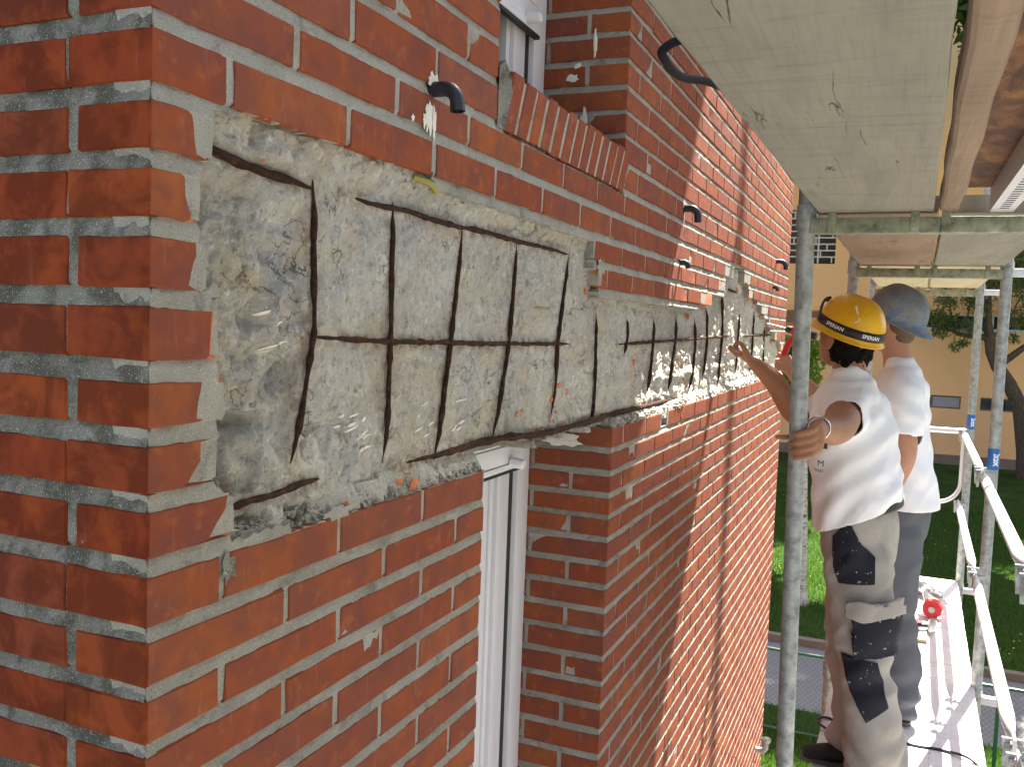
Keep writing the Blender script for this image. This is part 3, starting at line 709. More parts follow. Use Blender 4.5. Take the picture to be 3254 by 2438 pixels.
# ------------------------------------------------------------------ ground and surroundings
m, nt, b = mat('grass', (.06, .11, .02), .95, spec=.1); g = NG(nt); c = g.coord('world')
f = g.noise(c, .9, 6, .6, .5); col = g.ramp(f, [(.3, (.030, .062, .014)), (.5, (.050, .105, .020)), (.72, (.085, .14, .030))])
e = g.noise(c, .33, 4, .6, .8); col = g.mix(g.math('MULTIPLY', g.ramp(e, [(.60, 0), (.72, 1)]), .75), col, (.085, .060, .035))
hf = g.noise(c, 34, 5, .75); col = g.mix(g.math('MULTIPLY', g.ramp(hf, [(.45, 0), (.7, 1)]), .6), col, (.018, .035, .008))
g.lk(col, b.inputs['Base Color']); g.bump(b, hf, 1.0, .06)
m, nt, b = mat('asphalt', (.16, .155, .15), .9); g = NG(nt); c = g.coord('world'); f = g.noise(c, 180, 3, .7); f2 = g.noise(c, 2.5, 4)
g.lk(g.mix(f2, g.ramp(f, [(.35, (.11, .108, .105)), (.65, (.25, .24, .235))]), (.19, .18, .17)), b.inputs['Base Color']); g.bump(b, f, .5, .006)
simple('paving', (.15, .142, .13), .9, var=.15, scale=1.5, bump=.3)
simple('kerb_stone', (.20, .155, .115), .9, var=.3, scale=6, bump=.4)
simple('fence_green', (.012, .10, .05), .5, var=.2, bump=.05)
simple('stucco', (.92, .52, .255), .92, var=.07, scale=.9, bump=.3, bscale=60)
simple('stucco_low', (.22, .16, .12), .92, var=.3, scale=2, bump=.3)
simple('frame_pale', (.62, .60, .55), .6, var=.1, bump=.05); simple('frame_brown', (.16, .11, .08), .6, var=.2, bump=.05); simple('frame_orange', (.50, .22, .07), .6, var=.2, bump=.05)
simple('loggia', (.16, .11, .105), .9, var=.2, scale=3); simple('blind', (.36, .35, .37), .8, var=.06, scale=8, bump=.05)
m, nt, b = mat('bark', (.10, .07, .05), .95); g = NG(nt); c = g.coord('world', (1, 1, .25)); f = g.noise(c, 18, 5, .7); g.lk(g.ramp(f, [(.3, (.045, .03, .022)), (.6, (.13, .09, .065)), (.8, (.22, .17, .12))]), b.inputs['Base Color']); g.bump(b, f, .9, .03)
m, nt, b = mat('birch_bark', (.6, .57, .5), .8); g = NG(nt); c = g.coord('world', (1, 1, 2.5)); f = g.noise(c, 9, 5, .75, .8); g.lk(g.ramp(f, [(.38, (.04, .035, .03)), (.48, (.55, .50, .42)), (.7, (.72, .69, .62))], ), b.inputs['Base Color'])
def leaf_mat(name, cols, tr=.35):
    m, nt, b = mat(name, cols[0], .6, spec=.25); g = NG(nt); r = g.n('ShaderNodeNewGeometry').outputs['Random Per Island']
    g.lk(g.ramp(r, [(i/(len(cols)-1), c) for i, c in enumerate(cols)]), b.inputs['Base Color'])
    t = g.n('ShaderNodeBsdfTranslucent'); t.inputs[0].default_value = (cols[1][0]*1.6, cols[1][1]*1.7, cols[1][2], 1); mx = g.n('ShaderNodeMixShader'); mx.inputs[0].default_value = tr
    out = nt.nodes['Material Output']; g.lk(b.outputs[0], mx.inputs[1]); g.lk(t.outputs[0], mx.inputs[2]); g.lk(mx.outputs[0], out.inputs[0])
leaf_mat('leaf_willow', [(.085, .13, .042), (.12, .17, .055), (.16, .19, .075), (.07, .11, .036)])
leaf_mat('leaf_birch', [(.085, .16, .018), (.12, .20, .025), (.16, .23, .035), (.07, .13, .015)], .45)
leaf_mat('leaf_dark', [(.045, .085, .018), (.06, .11, .022), (.08, .13, .03)])
leaf_mat('grass_blade', [(.040, .085, .014), (.065, .13, .020), (.10, .17, .030), (.05, .10, .016)], .3)
simple('petal', (.75, .6, .08), .7, bump=0)

def ground_z(x):
    return GZ + np.interp(x, [14.6, 35], [0, .58])
xs = np.concatenate([[-600, -100, -20], np.arange(-6, 40, .5), [60, 150, 600]]); ys = np.concatenate([[-600, -100, -30], np.arange(-14, 14, 1.0), [30, 100, 600]])
U, Vv = np.meshgrid(xs, ys); Zz = ground_z(U) + .03*fbm(U*.4, Vv*.4, 0, 3, 3)*((U > 14.6) & (U < 40))
n = len(xs); F = [(j*n+i, j*n+i+1, (j+1)*n+i+1, (j+1)*n+i) for j in range(len(ys)-1) for i in range(n-1)]
tag(mobj('ground', np.stack([U.ravel(), Vv.ravel(), Zz.ravel()], -1), F, 'grass', smooth=True, origin=(0, 0, GZ)), kind='structure')
tag(MB().box((11.75, -60, GZ-.02), (14.35, 60, GZ+.012)).obj('path', 'asphalt'), kind='structure')
kerb = MB()
for k in range(120): kerb.box((14.35, -60+k, GZ-.05), (14.50, -60+k+.985, GZ+.13), 0)
tag(kerb.obj('kerb', 'kerb_stone'), kind='structure')
tag(MB().box((-60, -60, GZ-.05), (8.5, 60, GZ+.008)).obj('pavement', 'paving'), kind='structure')  # ground out of view, paved to bounce neutral light onto the wall
# grass blades, nobody could count them
def blades(name, n, x0, x1, y0, y1, h, seed):
    r = np.random.default_rng(seed); x = r.uniform(x0, x1, n); y = r.uniform(y0, y1, n); z = ground_z(x); a = r.uniform(0, 6.28, n); hh = h*r.uniform(.5, 1.3, n); w = .006+.006*r.random(n); lx, ly = r.normal(0, .35, n)*hh, r.normal(0, .35, n)*hh
    V = np.empty((n, 3, 3)); V[:, 0] = np.stack([x-w*np.cos(a), y-w*np.sin(a), z-.01], -1); V[:, 1] = np.stack([x+w*np.cos(a), y+w*np.sin(a), z-.01], -1); V[:, 2] = np.stack([x+lx, y+ly, z+hh], -1)
    tag(mobj(name, V, np.arange(3*n).reshape(n, 3), 'grass_blade', origin=((x0+x1)/2, (y0+y1)/2, GZ)), 'short green grass of the lawn' if seed == 1 else 'sunlit grass strip along the green wire fence', 'grass', kind='stuff')
blades('lawn_grass', 60000, 14.55, 27, -5.5, 3.2, .11, 1); blades('lawn_grass', 26000, 8.6, 11.72, -4.0, 2.0, .10, 2)
r = np.random.default_rng(9); fl = MB()
for k in range(160):
    x, y = r.uniform(14.8, 26), r.uniform(-5, 2.8); zz = float(ground_z(x))+.10; s_ = r.uniform(.010, .018)
    fl.add([(x-s_, y, zz), (x, y-s_, zz+.004), (x+s_, y, zz), (x, y+s_, zz+.004), (x, y, zz+.014)], [(0, 1, 4), (1, 2, 4), (2, 3, 4), (3, 0, 4)])
tag(fl.obj('lawn_flowers', 'petal'), 'tiny yellow flowers scattered in the lawn', 'flowers', kind='stuff')

# green wire fence
fen = thing('wire_fence', (10.9, -1, GZ), 'low green chain-link fence along the path', 'fence')
for k, y in enumerate((-8.45, -5.25, -2.05, 1.15)):
    auto_smooth(MB().tube([(10.9, y, GZ-.05), (10.9, y, -4.0)], .022, 10).obj('post', 'fence_green', fen))
for zt in (-4.0, -5.02): auto_smooth(MB().tube([(10.9, -8.5, zt), (10.9, 3.0, zt)], .020, 8).obj('rail', 'fence_green', fen))
ms = MB(); y = -8.1
while y < 3.0:
    for sgn in (1, -1):
        ya, yb = (y, y+1.0) if sgn > 0 else (y+1.0, y); P = []
        za, zb = -5.02, -4.02
        if min(ya, yb) > -8.2 and max(ya, yb) < 3.9: ms.tube([(10.9+.003*sgn, ya, za), (10.9+.003*sgn, yb, zb)], .0016, 3, False)
    y += .065
tag(ms.obj('mesh', 'fence_green', fen), kind='stuff')

# orange building across the lawn
P0 = Vector((34.794, -1.279, 0)); aa = math.radians(94); dv = Vector((math.cos(aa), math.sin(aa), 0)); nv_ = Vector((dv.y, -dv.x, 0))
def fpt(s, d, z): return (P0 + dv*s + nv_*d + Vector((0, 0, z)))[:]
def fbox(mb, s0, s1, d0, d1, z0, z1):
    V = [fpt(s, d, z) for z in (z0, z1) for d in (d0, d1) for s in (s0, s1)]
    mb.add(V, [(0, 1, 3, 2), (4, 6, 7, 5), (0, 4, 5, 1), (2, 3, 7, 6), (0, 2, 6, 4), (1, 5, 7, 3)])
ob = thing('apartment_building', fpt(0, 0, -4.6), 'orange rendered building with ribbon windows and white lattice screens', 'building')
rowsB = [(-2.50, -2.04, [(-10, -8), (-7.3, -5.2), (-4.35, -2.24), (-1.62, .25), (2.2, 4.4), (6.5, 9), (11, 14)]), (.33, .86, [(-12, -.08), (3.13, 6.2), (8, 14)]), (2.58, 4.55, [(-12, -2.84), (2.88, 14)])]
wm = MB(); zc = -4.15; s0, s1 = -16, 18
for za, zb, ops in rowsB:
    fbox(wm, s0, s1, 0, .3, zc, za); p = s0
    for a, b_ in ops: fbox(wm, p, a, 0, .3, za, zb); p = b_
    fbox(wm, p, s1, 0, .3, za, zb); zc = zb
fbox(wm, s0, s1, 0, .3, zc, 13.5); fbox(wm, s0, s1, 8, 8.3, -4.6, 13.5); fbox(wm, s0, s0+.3, .3, 8, -4.6, 13.5); fbox(wm, s1-.3, s1, .3, 8, -4.6, 13.5)
wm.obj('wall', 'stucco', ob)
pm = MB(); fbox(pm, s0, s1, -.04, .3, -4.7, -4.15); pm.obj('plinth', 'stucco_low', ob)
rm = MB(); fbox(rm, s0-.3, s1+.3, -.3, 8.6, 13.5, 13.8); rm.obj('roof', 'stucco_low', ob)
cm_ = MB(); fbox(cm_, s0, s1, -.05, 0, 1.02, 1.08); cm_.obj('cornice', 'stucco', ob)
for ri, (za, zb, ops) in enumerate(rowsB[:2]):
    for a, b_ in ops:
        nb = max(1, round((b_-a)/1.0)) if ri == 0 else max(1, round((b_-a)/1.15)); w_ = (b_-a)/nb
        fm = MB(); fbox(fm, a, b_, .06, .12, za, za+.05); fbox(fm, a, b_, .06, .12, zb-.05, zb)
        for k in range(nb+1): fbox(fm, max(a, a+k*w_-.03), min(b_, a+k*w_+.03), .055, .125, za, zb)
        if ri == 1: fbox(fm, a-.05, b_+.05, -.05, .1, za-.06, za)
        fr = fm.obj('window', ('frame_brown' if ri == 0 else ('frame_orange' if a > 3 and a < 4 else 'frame_pale')), ob)
        for k in range(nb):
            gm = MB(); fbox(gm, a+k*w_+.02, a+(k+1)*w_-.02, .09, .10, za+.03, zb-.03); gm.obj('pane', 'blind' if (ri == 0 and k == 0 and a < 0) else 'glass', fr)
for a, b_ in rowsB[2][2]:
    bk = MB(); fbox(bk, a, b_, 1.0, 1.1, 2.58, 4.55); bk.obj('loggia_wall', 'loggia', ob)
    lm = MB(); z = 2.60; k = 0; e = a if a > 0 else b_; sg = 1 if a > 0 else -1
    lo, hi = (a, min(b_, a+6)) if a > 0 else (max(a, b_-6), b_)
    while z < 4.5:
        z += .235; fbox(lm, lo, hi, .05, .11, z-.025, z+.025)
        off = (.12, .52, .30, .70)[k % 4]; p = lo + off
        while p < hi: fbox(lm, p-.025, p+.025, .052, .108, z-.21, z-.025); p += .78
        p = lo+.05+(.55 if a > 0 else .25)
        while p < hi: fbox(lm, p-.03, p+.03, .045, .115, z-.235, z); p += 1.5
        k += 1
    lm.obj('lattice_screen', 'frame_pale', ob)

# trees
def leaves(clumps, n, size, seed, squash=1.0, droop=0):
    r = np.random.default_rng(seed); wgt = np.array([c[3]**2 for c in clumps]); ci = r.choice(len(clumps), n, p=wgt/wgt.sum())
    cc = np.array(clumps)[ci]; d = r.normal(size=(n, 3)); d /= np.linalg.norm(d, axis=1)[:, None]
    P = cc[:, :3] + d*(cc[:, 3]*r.random(n)**.45)[:, None]*np.array([1, 1, squash])
    if droop: P[:, 2] -= droop*r.random(n)*cc[:, 3]
    a = r.normal(size=(n, 3)); a[:, 2] -= droop*1.5; a /= np.linalg.norm(a, axis=1)[:, None]; b = np.cross(a, r.normal(size=(n, 3))); b /= np.linalg.norm(b, axis=1)[:, None]
    s_ = (size*r.uniform(.6, 1.3, n))[:, None]; w_ = s_*(.45 if not droop else .2)
    V = np.stack([P-a*s_, P+b*w_, P+a*s_, P-b*w_], 1); return V.reshape(-1, 3), np.arange(4*n).reshape(n, 4)
def tree(name, label, trunk, branches, clumps, n, size, bark, leaf, seed, group=None, squash=.8, droop=0):
    t = thing(name, trunk[0][0], label, 'tree', group)
    mb = MB(); mb.tube([p for p, _ in trunk], [r for _, r in trunk], 12)
    for br in branches: mb.tube([p for p, _ in br], [r for _, r in br], 7)
    auto_smooth(mb.obj('trunk', bark, t), 60)
    V, F = leaves(clumps, n, size, seed, squash, droop); mobj('crown', V, F, leaf, t)
    return t
X3 = 33.0; q = lambda y, z, r, dx=0: ((X3+dx, y, z), r)
brs = [[q(-3.5, .07, .13), q(-3.05, .10, .09, .1), q(-2.57, .16, .07, .2), q(-2.1, .42, .05, .2), q(-1.8, .85, .03, .3)], [q(-3.55, -.05, .14), q(-3.42, .6, .10, -.2), q(-3.38, 1.5, .06, -.3), q(-3.3, 2.6, .03, -.3)],
       [q(-3.78, -.85, .14), q(-4.15, -.55, .12, .2), q(-4.6, -.15, .10, .3), q(-5.4, .6, .07, .4), q(-6.3, 1.6, .03, .4)], [q(-2.9, .12, .05), q(-2.8, .7, .03), q(-2.85, 1.4, .02)], [q(-2.5, .2, .05, .2), q(-2.3, .9, .03, .4), q(-2.2, 1.6, .015, .5)],
       [q(-3.5, .1, .07), q(-3.1, .6, .04), q(-3.0, 1.2, .02)], [q(-3.6, .1, .06), q(-4.0, .7, .04, -.3), q(-4.3, 1.5, .02, -.3)]]
cl = [(33.2, -2.15, 1.45, .42), (33.3, -1.85, .85, .42), (33.2, -2.35, .65, .42), (33, -2.95, 1.45, .42), (32.8, -3.4, 2.0, .5), (32.7, -4.1, 2.1, .55), (33, -4.4, .95, .4), (33, -2.5, -.15, .25), (33.2, -2.0, .35, .3), (32.8, -2.9, .55, .34), (32.8, -3.2, 1.2, .35), (33.3, -4.9, 1.6, .6), (33, -5.6, 1.2, .7), (33, -3.2, 3.0, .9), (33, -4.5, 3.2, 1.0), (33, -2.3, 2.6, .7), (33, -6.2, 2.4, .9), (33, -4.2, .15, .2), (33, -2.75, -.02, .2)]
tree('willow_tree', 'leaning willow with thin drooping leaves in front of the orange building', [q(-4.90, -4.62, .34), q(-4.78, -3.6, .27), q(-4.54, -2.15, .24), q(-4.15, -1.4, .22), q(-3.78, -.85, .20), q(-3.58, -.4, .18), q(-3.5, .07, .17)], brs, cl, 11000, .10, 'bark', 'leaf_willow', 31, None, .8, .8)
cl = [(16.6, .80, -.55, .36), (16.6, 1.05, -.35, .40), (16.5, .70, -.85, .22), (16.7, 1.15, -.85, .36), (16.6, .66, -.25, .20), (16.6, .95, -1.2, .3), (16.6, .71, -3.05, .08), (16.6, .73, -2.7, .07), (16.6, 1.3, -.3, .4), (16.6, 1.25, -1.2, .3)]
tree('birch_tree', 'slim white-barked birch with bright green crown beyond the wall end', [((16.6, .62, -5.08), .14), ((16.6, .645, -4.7), .085), ((16.62, .66, -3.9), .075), ((16.6, .70, -3.0), .065), ((16.6, .76, -1.6), .05), ((16.6, .95, -.5), .03)], [[((16.6, .76, -1.6), .03), ((16.6, .72, -.9), .015)], [((16.6, .8, -1.3), .03), ((16.7, 1.1, -.8), .015)]], cl, 3200, .055, 'birch_bark', 'leaf_birch', 41)
k = 0  # tall trees out of view, added to shade the lawn and path
for (bx, by), (cx, cy, cz, cr_) in (((23.5, -6.8), (23.3, -5.1, 7.4, 3.4)), ((24.5, 6.4), (23.5, 2.5, 7.6, 3.2)), ((28.3, -7.6), (28.0, -5.6, 7.6, 3.4)), ((29.0, 6.6), (28.4, 2.6, 7.8, 3.2)), ((25.2, -8.6), (23.9, -2.3, 12.6, 2.6)),):
    r = random.Random(80+k); cl = []
    for j in range(14):
        a, e_ = r.uniform(0, 6.28), r.uniform(-.7, 1); rr_ = cr_*.72
        cl.append((cx+rr_*math.cos(a)*math.cos(e_), cy+rr_*math.sin(a)*math.cos(e_), max(cz-2.2, cz+rr_*.75*math.sin(e_)), cr_*.45))
    gz = float(ground_z(bx)); md = ((bx+cx)/2, (by+cy)/2+(.6 if by > 0 else -.6), gz+6)
    tree('lawn_tree', ['tall leafy tree beside the lawn on the path side', 'tall leafy tree beyond the far corner of the brick building', 'tall leafy tree near the orange building, right of the lawn', 'tall leafy tree near the orange building, left of the lawn', 'tallest lawn tree, its crown leaning over the middle of the lawn'][k],
         [((bx, by, gz-.05), .30), ((bx, by, gz+3), .24), (md, .20), ((cx, cy, cz), .12)], [[((cx, cy, cz-1.5), .1), (c_[:3], .03)] for c_ in cl[:8]], cl, 15000, .23, 'bark', 'leaf_dark', 50+k, 'tall trees round the lawn'); k += 1

# block added out of view to bounce sunlight onto the orange building (beside and behind the viewer)
nb = thing('neighbour_building', (-1, -20, GZ), 'pale rendered block across the street, behind the scaffold', 'building')
simple('render_pale', (.72, .66, .57), .9, var=.06, scale=2, bump=.2)
MB().box((-11, -28, GZ-.05), (9, -14, 7.5)).obj('wall', 'render_pale', nb); MB().box((-11.3, -28.3, 7.5), (9.3, -13.7, 7.9)).obj('roof', 'stucco_low', nb)
for fz in (-3.6, -.7, 2.2, 5.1):
    for k in range(5): MB().box((9.002, -26.6+k*2.6, fz), (9.03, -25.2+k*2.6, fz+1.3)).obj('window', 'glass', nb)
    for k in range(7): MB().box((-9.8+k*2.7, -14.0+.002, fz), (-8.4+k*2.7, -13.97, fz+1.3)).obj('window', 'glass', nb)
# ------------------------------------------------------------------ scaffold
def sk(x, y): return y-.0195*(x-1.95)
XF = (-1.05, 1.95, 3.95, 5.95); YI, YO = -.475, -1.13; RT = .0243
LIFTS = [(-5.06, -3.66), (-3.66, -1.66), (-1.66, .335), (.335, 2.34), (2.34, 4.34), (4.34, 6.34), (6.34, 8.34)]
where = {1.95: 'nearest frame, gripped by the worker', 3.95: 'middle frame behind the workers', 5.95: 'far end frame', -1.05: 'frame behind the viewer'}
for x in XF:
    for li, (z0, z1) in enumerate(LIFTS):
        vis = li == 2 and x > 0
        lab = {1.95: 'grey scaffold frame nearest the camera whose inner pole the worker grips', 3.95: 'scaffold frame behind the two workers, with a blue label on its outer pole', 5.95: 'farthest scaffold frame at the end of the walkway'}[x] if vis else \
              ('scaffold frame of the %s' % ('lowest lift on the ground', 'lift under the walkway', 'walkway lift', 'lift just above the walkway', 'second lift above the walkway', 'third lift above the walkway', 'topmost lift')[li]) + (' at the near bay' if x < 0 else ' over the gripped pole' if x < 2 else ' over the middle frame' if x < 4 else ' over the far end frame')
        fr = thing('scaffold_frame', (x, sk(x, (YI+YO)/2), z0), lab, 'scaffold', 'scaffold frames')
        for y in (YI, YO):
            ys = sk(x, y); yb = ys - (.034 if (x == 1.95 and y == YI and li == 2) else 0)
            P = [(x, yb, z0), (x, (ys+yb)/2, (z0+z1)/2), (x, ys, z1-.002)]
            auto_smooth(MB().tube(P, RT, 24 if vis else 12, True).obj('pole', 'galvanised' if x != 1.95 or y != YI or li < 3 else 'galv_green', fr), 50)
            if li >= 2: auto_smooth(MB().tube([(x, ys, z0-.03), (x, ys, z0+.035)], RT+.0035, 24, False).obj('coupler', 'galvanised', fr), 50) if vis or li == 3 else None
        tb = MB(); ya, yb = sk(x, YO)+RT*.5, sk(x, YI)-RT*.5
        tb.box((x-.026, ya, z1-.045), (x+.026, yb, z1-.002), .004)
        for yy in (-.545, -.755, -.83, -1.05): tb.box((x-.032, sk(x, yy)-.011, z1-.045), (x-.0262, sk(x, yy)+.011, z1+.012), .002)
        auto_smooth(tb.obj('transom', 'galv_green', fr))
        if li in (1, 2) and x > 2: auto_smooth(MB().box((x-.018, sk(x, YO)-.13, z1-.035), (x+.018, sk(x, YO)-RT*.6, z1+.002), .003).obj('bracket', 'galv_white', fr))
        if vis and x > 2: # pole label wrap with white lettering
            yo = sk(x, YO); V = []; na = 20
            for zz in (-.586, -.488):
                for k in range(na+1): a = math.radians(95+190*k/na); V.append((x+(RT+.0008)*math.cos(a), yo+(RT+.0008)*math.sin(a), zz))
            o = mobj('label', V, [(k, k+1, na+2+k, na+1+k) for k in range(na)], 'blue_label', fr, True)
            cu = bpy.data.curves.new('t', 'FONT'); cu.body = 'xcd'; cu.size = .040; cu.align_x = 'CENTER'; cu.align_y = 'CENTER'; cu.resolution_u = 3; cu.offset = .0016
            to = bpy.data.objects.new('t', cu); C.objects.link(to); dg = bpy.context.evaluated_depsgraph_get(); me = bpy.data.meshes.new_from_object(to.evaluated_get(dg)); bpy.data.objects.remove(to)
            V = []
            for v in me.vertices: # text runs up the pole, wrapped round it
                a = math.radians(208) + v.co.y/RT*1.0; V.append((x+(RT+.0018)*math.cos(a), yo+(RT+.0018)*math.sin(a), -.538+v.co.x))
            mobj('lettering', V, [list(p.vertices) for p in me.polygons], 'white_paint', o)

def plank(x0, x1, y0, y1, z, th, material, label, seed, name='deck_plank', group='scaffold planks'):
    """board with slightly wavy arrises, origin at its middle"""
    r = random.Random(seed); n = 24; V = []
    bev = .004
    prof = [(y0+bev, 0), (y1-bev, 0), (y1, bev), (y1, th-bev), (y1-bev, th), (y0+bev, th), (y0, th-bev), (y0, bev)]
    for i in range(n+1):
        x = x0+(x1-x0)*i/n
        for a, b_ in prof: V.append((x, sk(x, a)+r.uniform(-.0012, .0012), z+b_+r.uniform(-.0008, .0008)))
    k = len(prof); F = [(i*k+a, (i+1)*k+a, (i+1)*k+(a+1) % k, i*k+(a+1) % k) for i in range(n) for a in range(k)] + [tuple(range(k)), tuple(n*k+a for a in range(k))[::-1]]
    o = mobj(name, V, F, material); tag(o, label, 'plank', group); return o
E_ = .012; DU = .347
plank(-1.05+E_, 1.95-E_, -.800, -.507, DU, .046, 'wood_grey', 'wide grey cracked plank overhead nearest the brick wall', 1)
plank(1.95+E_, 3.95-E_, -.812, -.500, DU, .046, 'wood_pink', 'overhead plank of the middle bay on the wall side', 2)
plank(1.95+E_, 3.95-E_, -1.118, -.826, DU, .046, 'wood_grey', 'overhead plank of the middle bay on the outer side', 3)
plank(3.95+E_, 5.95-E_, -.812, -.505, DU, .046, 'wood_yellow', 'overhead plank of the far bay on the wall side', 4)
plank(3.95+E_, 5.95-E_, -1.118, -.826, DU, .046, 'wood_yellow', 'overhead plank of the far bay on the outer side', 5)
# timber joist and rusty steel board beside it, near bay
jb = MB(); V = []; n = 20; prof = []
for k in range(16):
    a = 2*math.pi*k/16; ca, sa = math.cos(a), math.sin(a); prof.append((-.838+.027*math.copysign(abs(ca)**.55, ca), DU+.028+.030*math.copysign(abs(sa)**.55, sa)))
for i in range(n+1):
    x = -1.04+(2.965)*i/n
    for a, b_ in prof: V.append((x, sk(x, a)+.002*math.sin(i*1.7), b_+rnd.uniform(-.001, .001)))
k = 16; F = [(i*k+a, (i+1)*k+a, (i+1)*k+(a+1) % k, i*k+(a+1) % k) for i in range(n) for a in range(k)] + [tuple(range(k)), tuple(n*k+a for a in range(k))[::-1]]
tag(mobj('timber_joist', V, F, 'wood_pink', smooth=False), 'round-edged pale timber joist lying overhead beside the wide plank', 'timber')
sb = thing('steel_board', (.45, -1.0, DU), 'rusty brown steel deck board overhead at the right edge', 'plank')
MB().box((-1.03, -1.20, DU+.060), (1.93, -.822, DU+.066)).obj('sheet', 'rusty_sheet', sb)
rl = MB().box((-1.03, -.985, DU-.004), (1.93, -.930, DU-.001)).box((-1.03, -.985, DU-.001), (1.93, -.981, DU+.060)).box((-1.03, -.934, DU-.001), (1.93, -.930, DU+.060)); rail_ = rl.obj('stiffening_rail', 'galv_white', sb)
for k in range(78):
    x = -.85+k*.035; MB().box((x, -.968, DU-.0052), (x+.006, -.947, DU-.0041)).obj('slot', 'gasket', rail_)
# the decks of the lifts above (they shade the wall) and of the walkway itself
for lz, nm in ((2.347, 'first lift above'), (4.347, 'second lift above'), (6.347, 'third lift above'), (8.347, 'top lift')):
    for bi, (a, b_) in enumerate(((-1.05, 1.95), (1.95, 3.95), (3.95, 5.95))):
        for sI, (ya, yb) in enumerate(((-.892, -.650), (-1.118, -.900))):
            plank(a+E_, b_-E_, ya, yb, lz, .046, 'wood_grey', '%s plank of the %s, %s bay' % (('inner', 'outer')[sI], nm, ('near', 'middle', 'far')[bi]), 10+bi+sI)
for bi, (a, b_) in enumerate(((-1.05, 1.95), (1.95, 3.95), (3.95, 5.95))):
    for sI, (ya, yb) in enumerate(((-.818, -.512), (-1.118, -.822))):
        plank(a+E_, b_-E_, ya, yb, -1.66+.002, .044, 'wood_deck', '%s walkway plank %s' % (('wall-side', 'outer sunlit')[sI], ('under the viewer', 'under the worker in the yellow helmet', 'of the far bay, by the tools')[bi]), 30+bi*2+sI)
# guard rails with wedge clamps
def guard(x0, x1, z, label):
    y0 = sk(x0, YO)+.043; y1 = sk(x1, YO)+.043
    t = thing('guard_rail', (x0, y0, z), label, 'rail', 'guard rails of the walkway')
    P = []; R_ = []
    for k, f in enumerate((.012, .05, .085, .13, .5, .87, .915, .95, .988)):
        P.append((x0+(x1-x0)*f, y0+(y1-y0)*f, z)); fl = k in (0, 1, 7, 8); R_.append((.028, .006) if fl else ((.024, .014) if k in (2, 6) else (.0205, .0205)))
    auto_smooth(MB().tube(P, R_, 20, True, (0, 0, 1)).obj('tube', 'galv_white', t), 50)
    for x, y in ((x0+.05, y0), (x1-.05, y1)):
        cl = MB().box((x-.010, y-.045, z-.008), (x+.010, y+.022, z+.008), .002); 
        for dy in (.018, -.014): cl.add([(x-.004, y+dy-.011, z+.02), (x-.004, y+dy+.011, z+.02), (x-.004, y+dy+.006, z-.06), (x-.004, y+dy-.004, z-.06), (x+.004, y+dy-.011, z+.02), (x+.004, y+dy+.011, z+.02), (x+.004, y+dy+.006, z-.06), (x+.004, y+dy-.004, z-.06)], [(0, 1, 2, 3), (7, 6, 5, 4), (0, 4, 5, 1), (1, 5, 6, 2), (2, 6, 7, 3), (3, 7, 4, 0)])
        cl.obj('wedge_clamp', 'galvanised', t)
for bi, (a, b_) in enumerate(((-1.05, 1.95), (1.95, 3.95), (3.95, 5.95))):
    for z, nm in ((-.607, 'upper'), (-1.085, 'lower')): guard(a, b_, z, '%s white tubular guard rail of the %s bay' % (nm, ('near', 'middle', 'far')[bi]))
eg = thing('end_guard', (5.95, -.84, -1.09), 'white U-shaped guard closing the far end of the walkway', 'rail')
x = 5.965; ya, yb = sk(x, YI)-.03, sk(x, YO)+.035; P = [(x, yb-.0, -.635)]
def arc(cy, cz, r_, a0, a1, n=8): return [(x, cy+r_*math.cos(math.radians(a0+(a1-a0)*k/n)), cz+r_*math.sin(math.radians(a0+(a1-a0)*k/n))) for k in range(n+1)]
P += arc(yb+.14, -.955, .14, 180, 270) + arc(ya-.14, -.955, .14, 270, 360) + [(x, ya, -.635)]
auto_smooth(MB().tube(P, .0135, 14).obj('hoop', 'galv_white', eg), 60)
auto_smooth(MB().tube([(x-.004, sk(x, YO)-.02, -.605), (x-.004, sk(x, YI)+.02, -.612)], .019, 16).obj('top_bar', 'galv_white', eg), 60)
simple('rubber', (.012, .012, .013), .85, var=.3, spec=.2)
# hose dangling from the overhead deck
P = [(.66, -.53, .405), (.60, -.47, .43), (.575, -.42, .425), (.555, -.40, .406), (.57, -.40, .398), (.61, -.40, .395), (.66, -.40, .399), (.731, -.40, .412), (.83, -.41, .432), (.93, -.43, .440), (1.03, -.50, .432), (1.1, -.56, .410)]
def smooth_path(P, n=6):
    out = []; P = [Vector(p) for p in P]
    for i in range(len(P)-1):
        a, b_, c_, d_ = P[max(i-1, 0)], P[i], P[i+1], P[min(i+2, len(P)-1)]
        for k in range(n):
            t = k/n; out.append((.5*((2*b_)+(c_-a)*t+(2*a-5*b_+4*c_-d_)*t*t+(3*b_-a-3*c_+d_)*t**3))[:])
    out.append(P[-1][:]); return out
tag(auto_smooth(MB().tube(smooth_path(P), .0066, 10).obj('hose', 'rubber'), 60), 'black rubber hose looping down from the overhead deck', 'hose')
P = [(3.05, -.60, -1.605), (3.10, -.55, -1.60), (3.15, -.515, -1.603), (3.20, -.525, -1.606), (3.22, -.56, -1.607), (3.18, -.62, -1.608), (3.14, -.75, -1.608), (3.118, -.881, -1.608), (3.123, -.999, -1.608), (3.07, -1.10, -1.608), (3.0, -1.16, -1.70), (2.95, -1.17, -2.1)]
tag(auto_smooth(MB().tube(smooth_path(P), .0055, 8).obj('power_cable', 'black_plastic'), 60), 'dark cable lying across the walkway planks by the boots', 'cable')
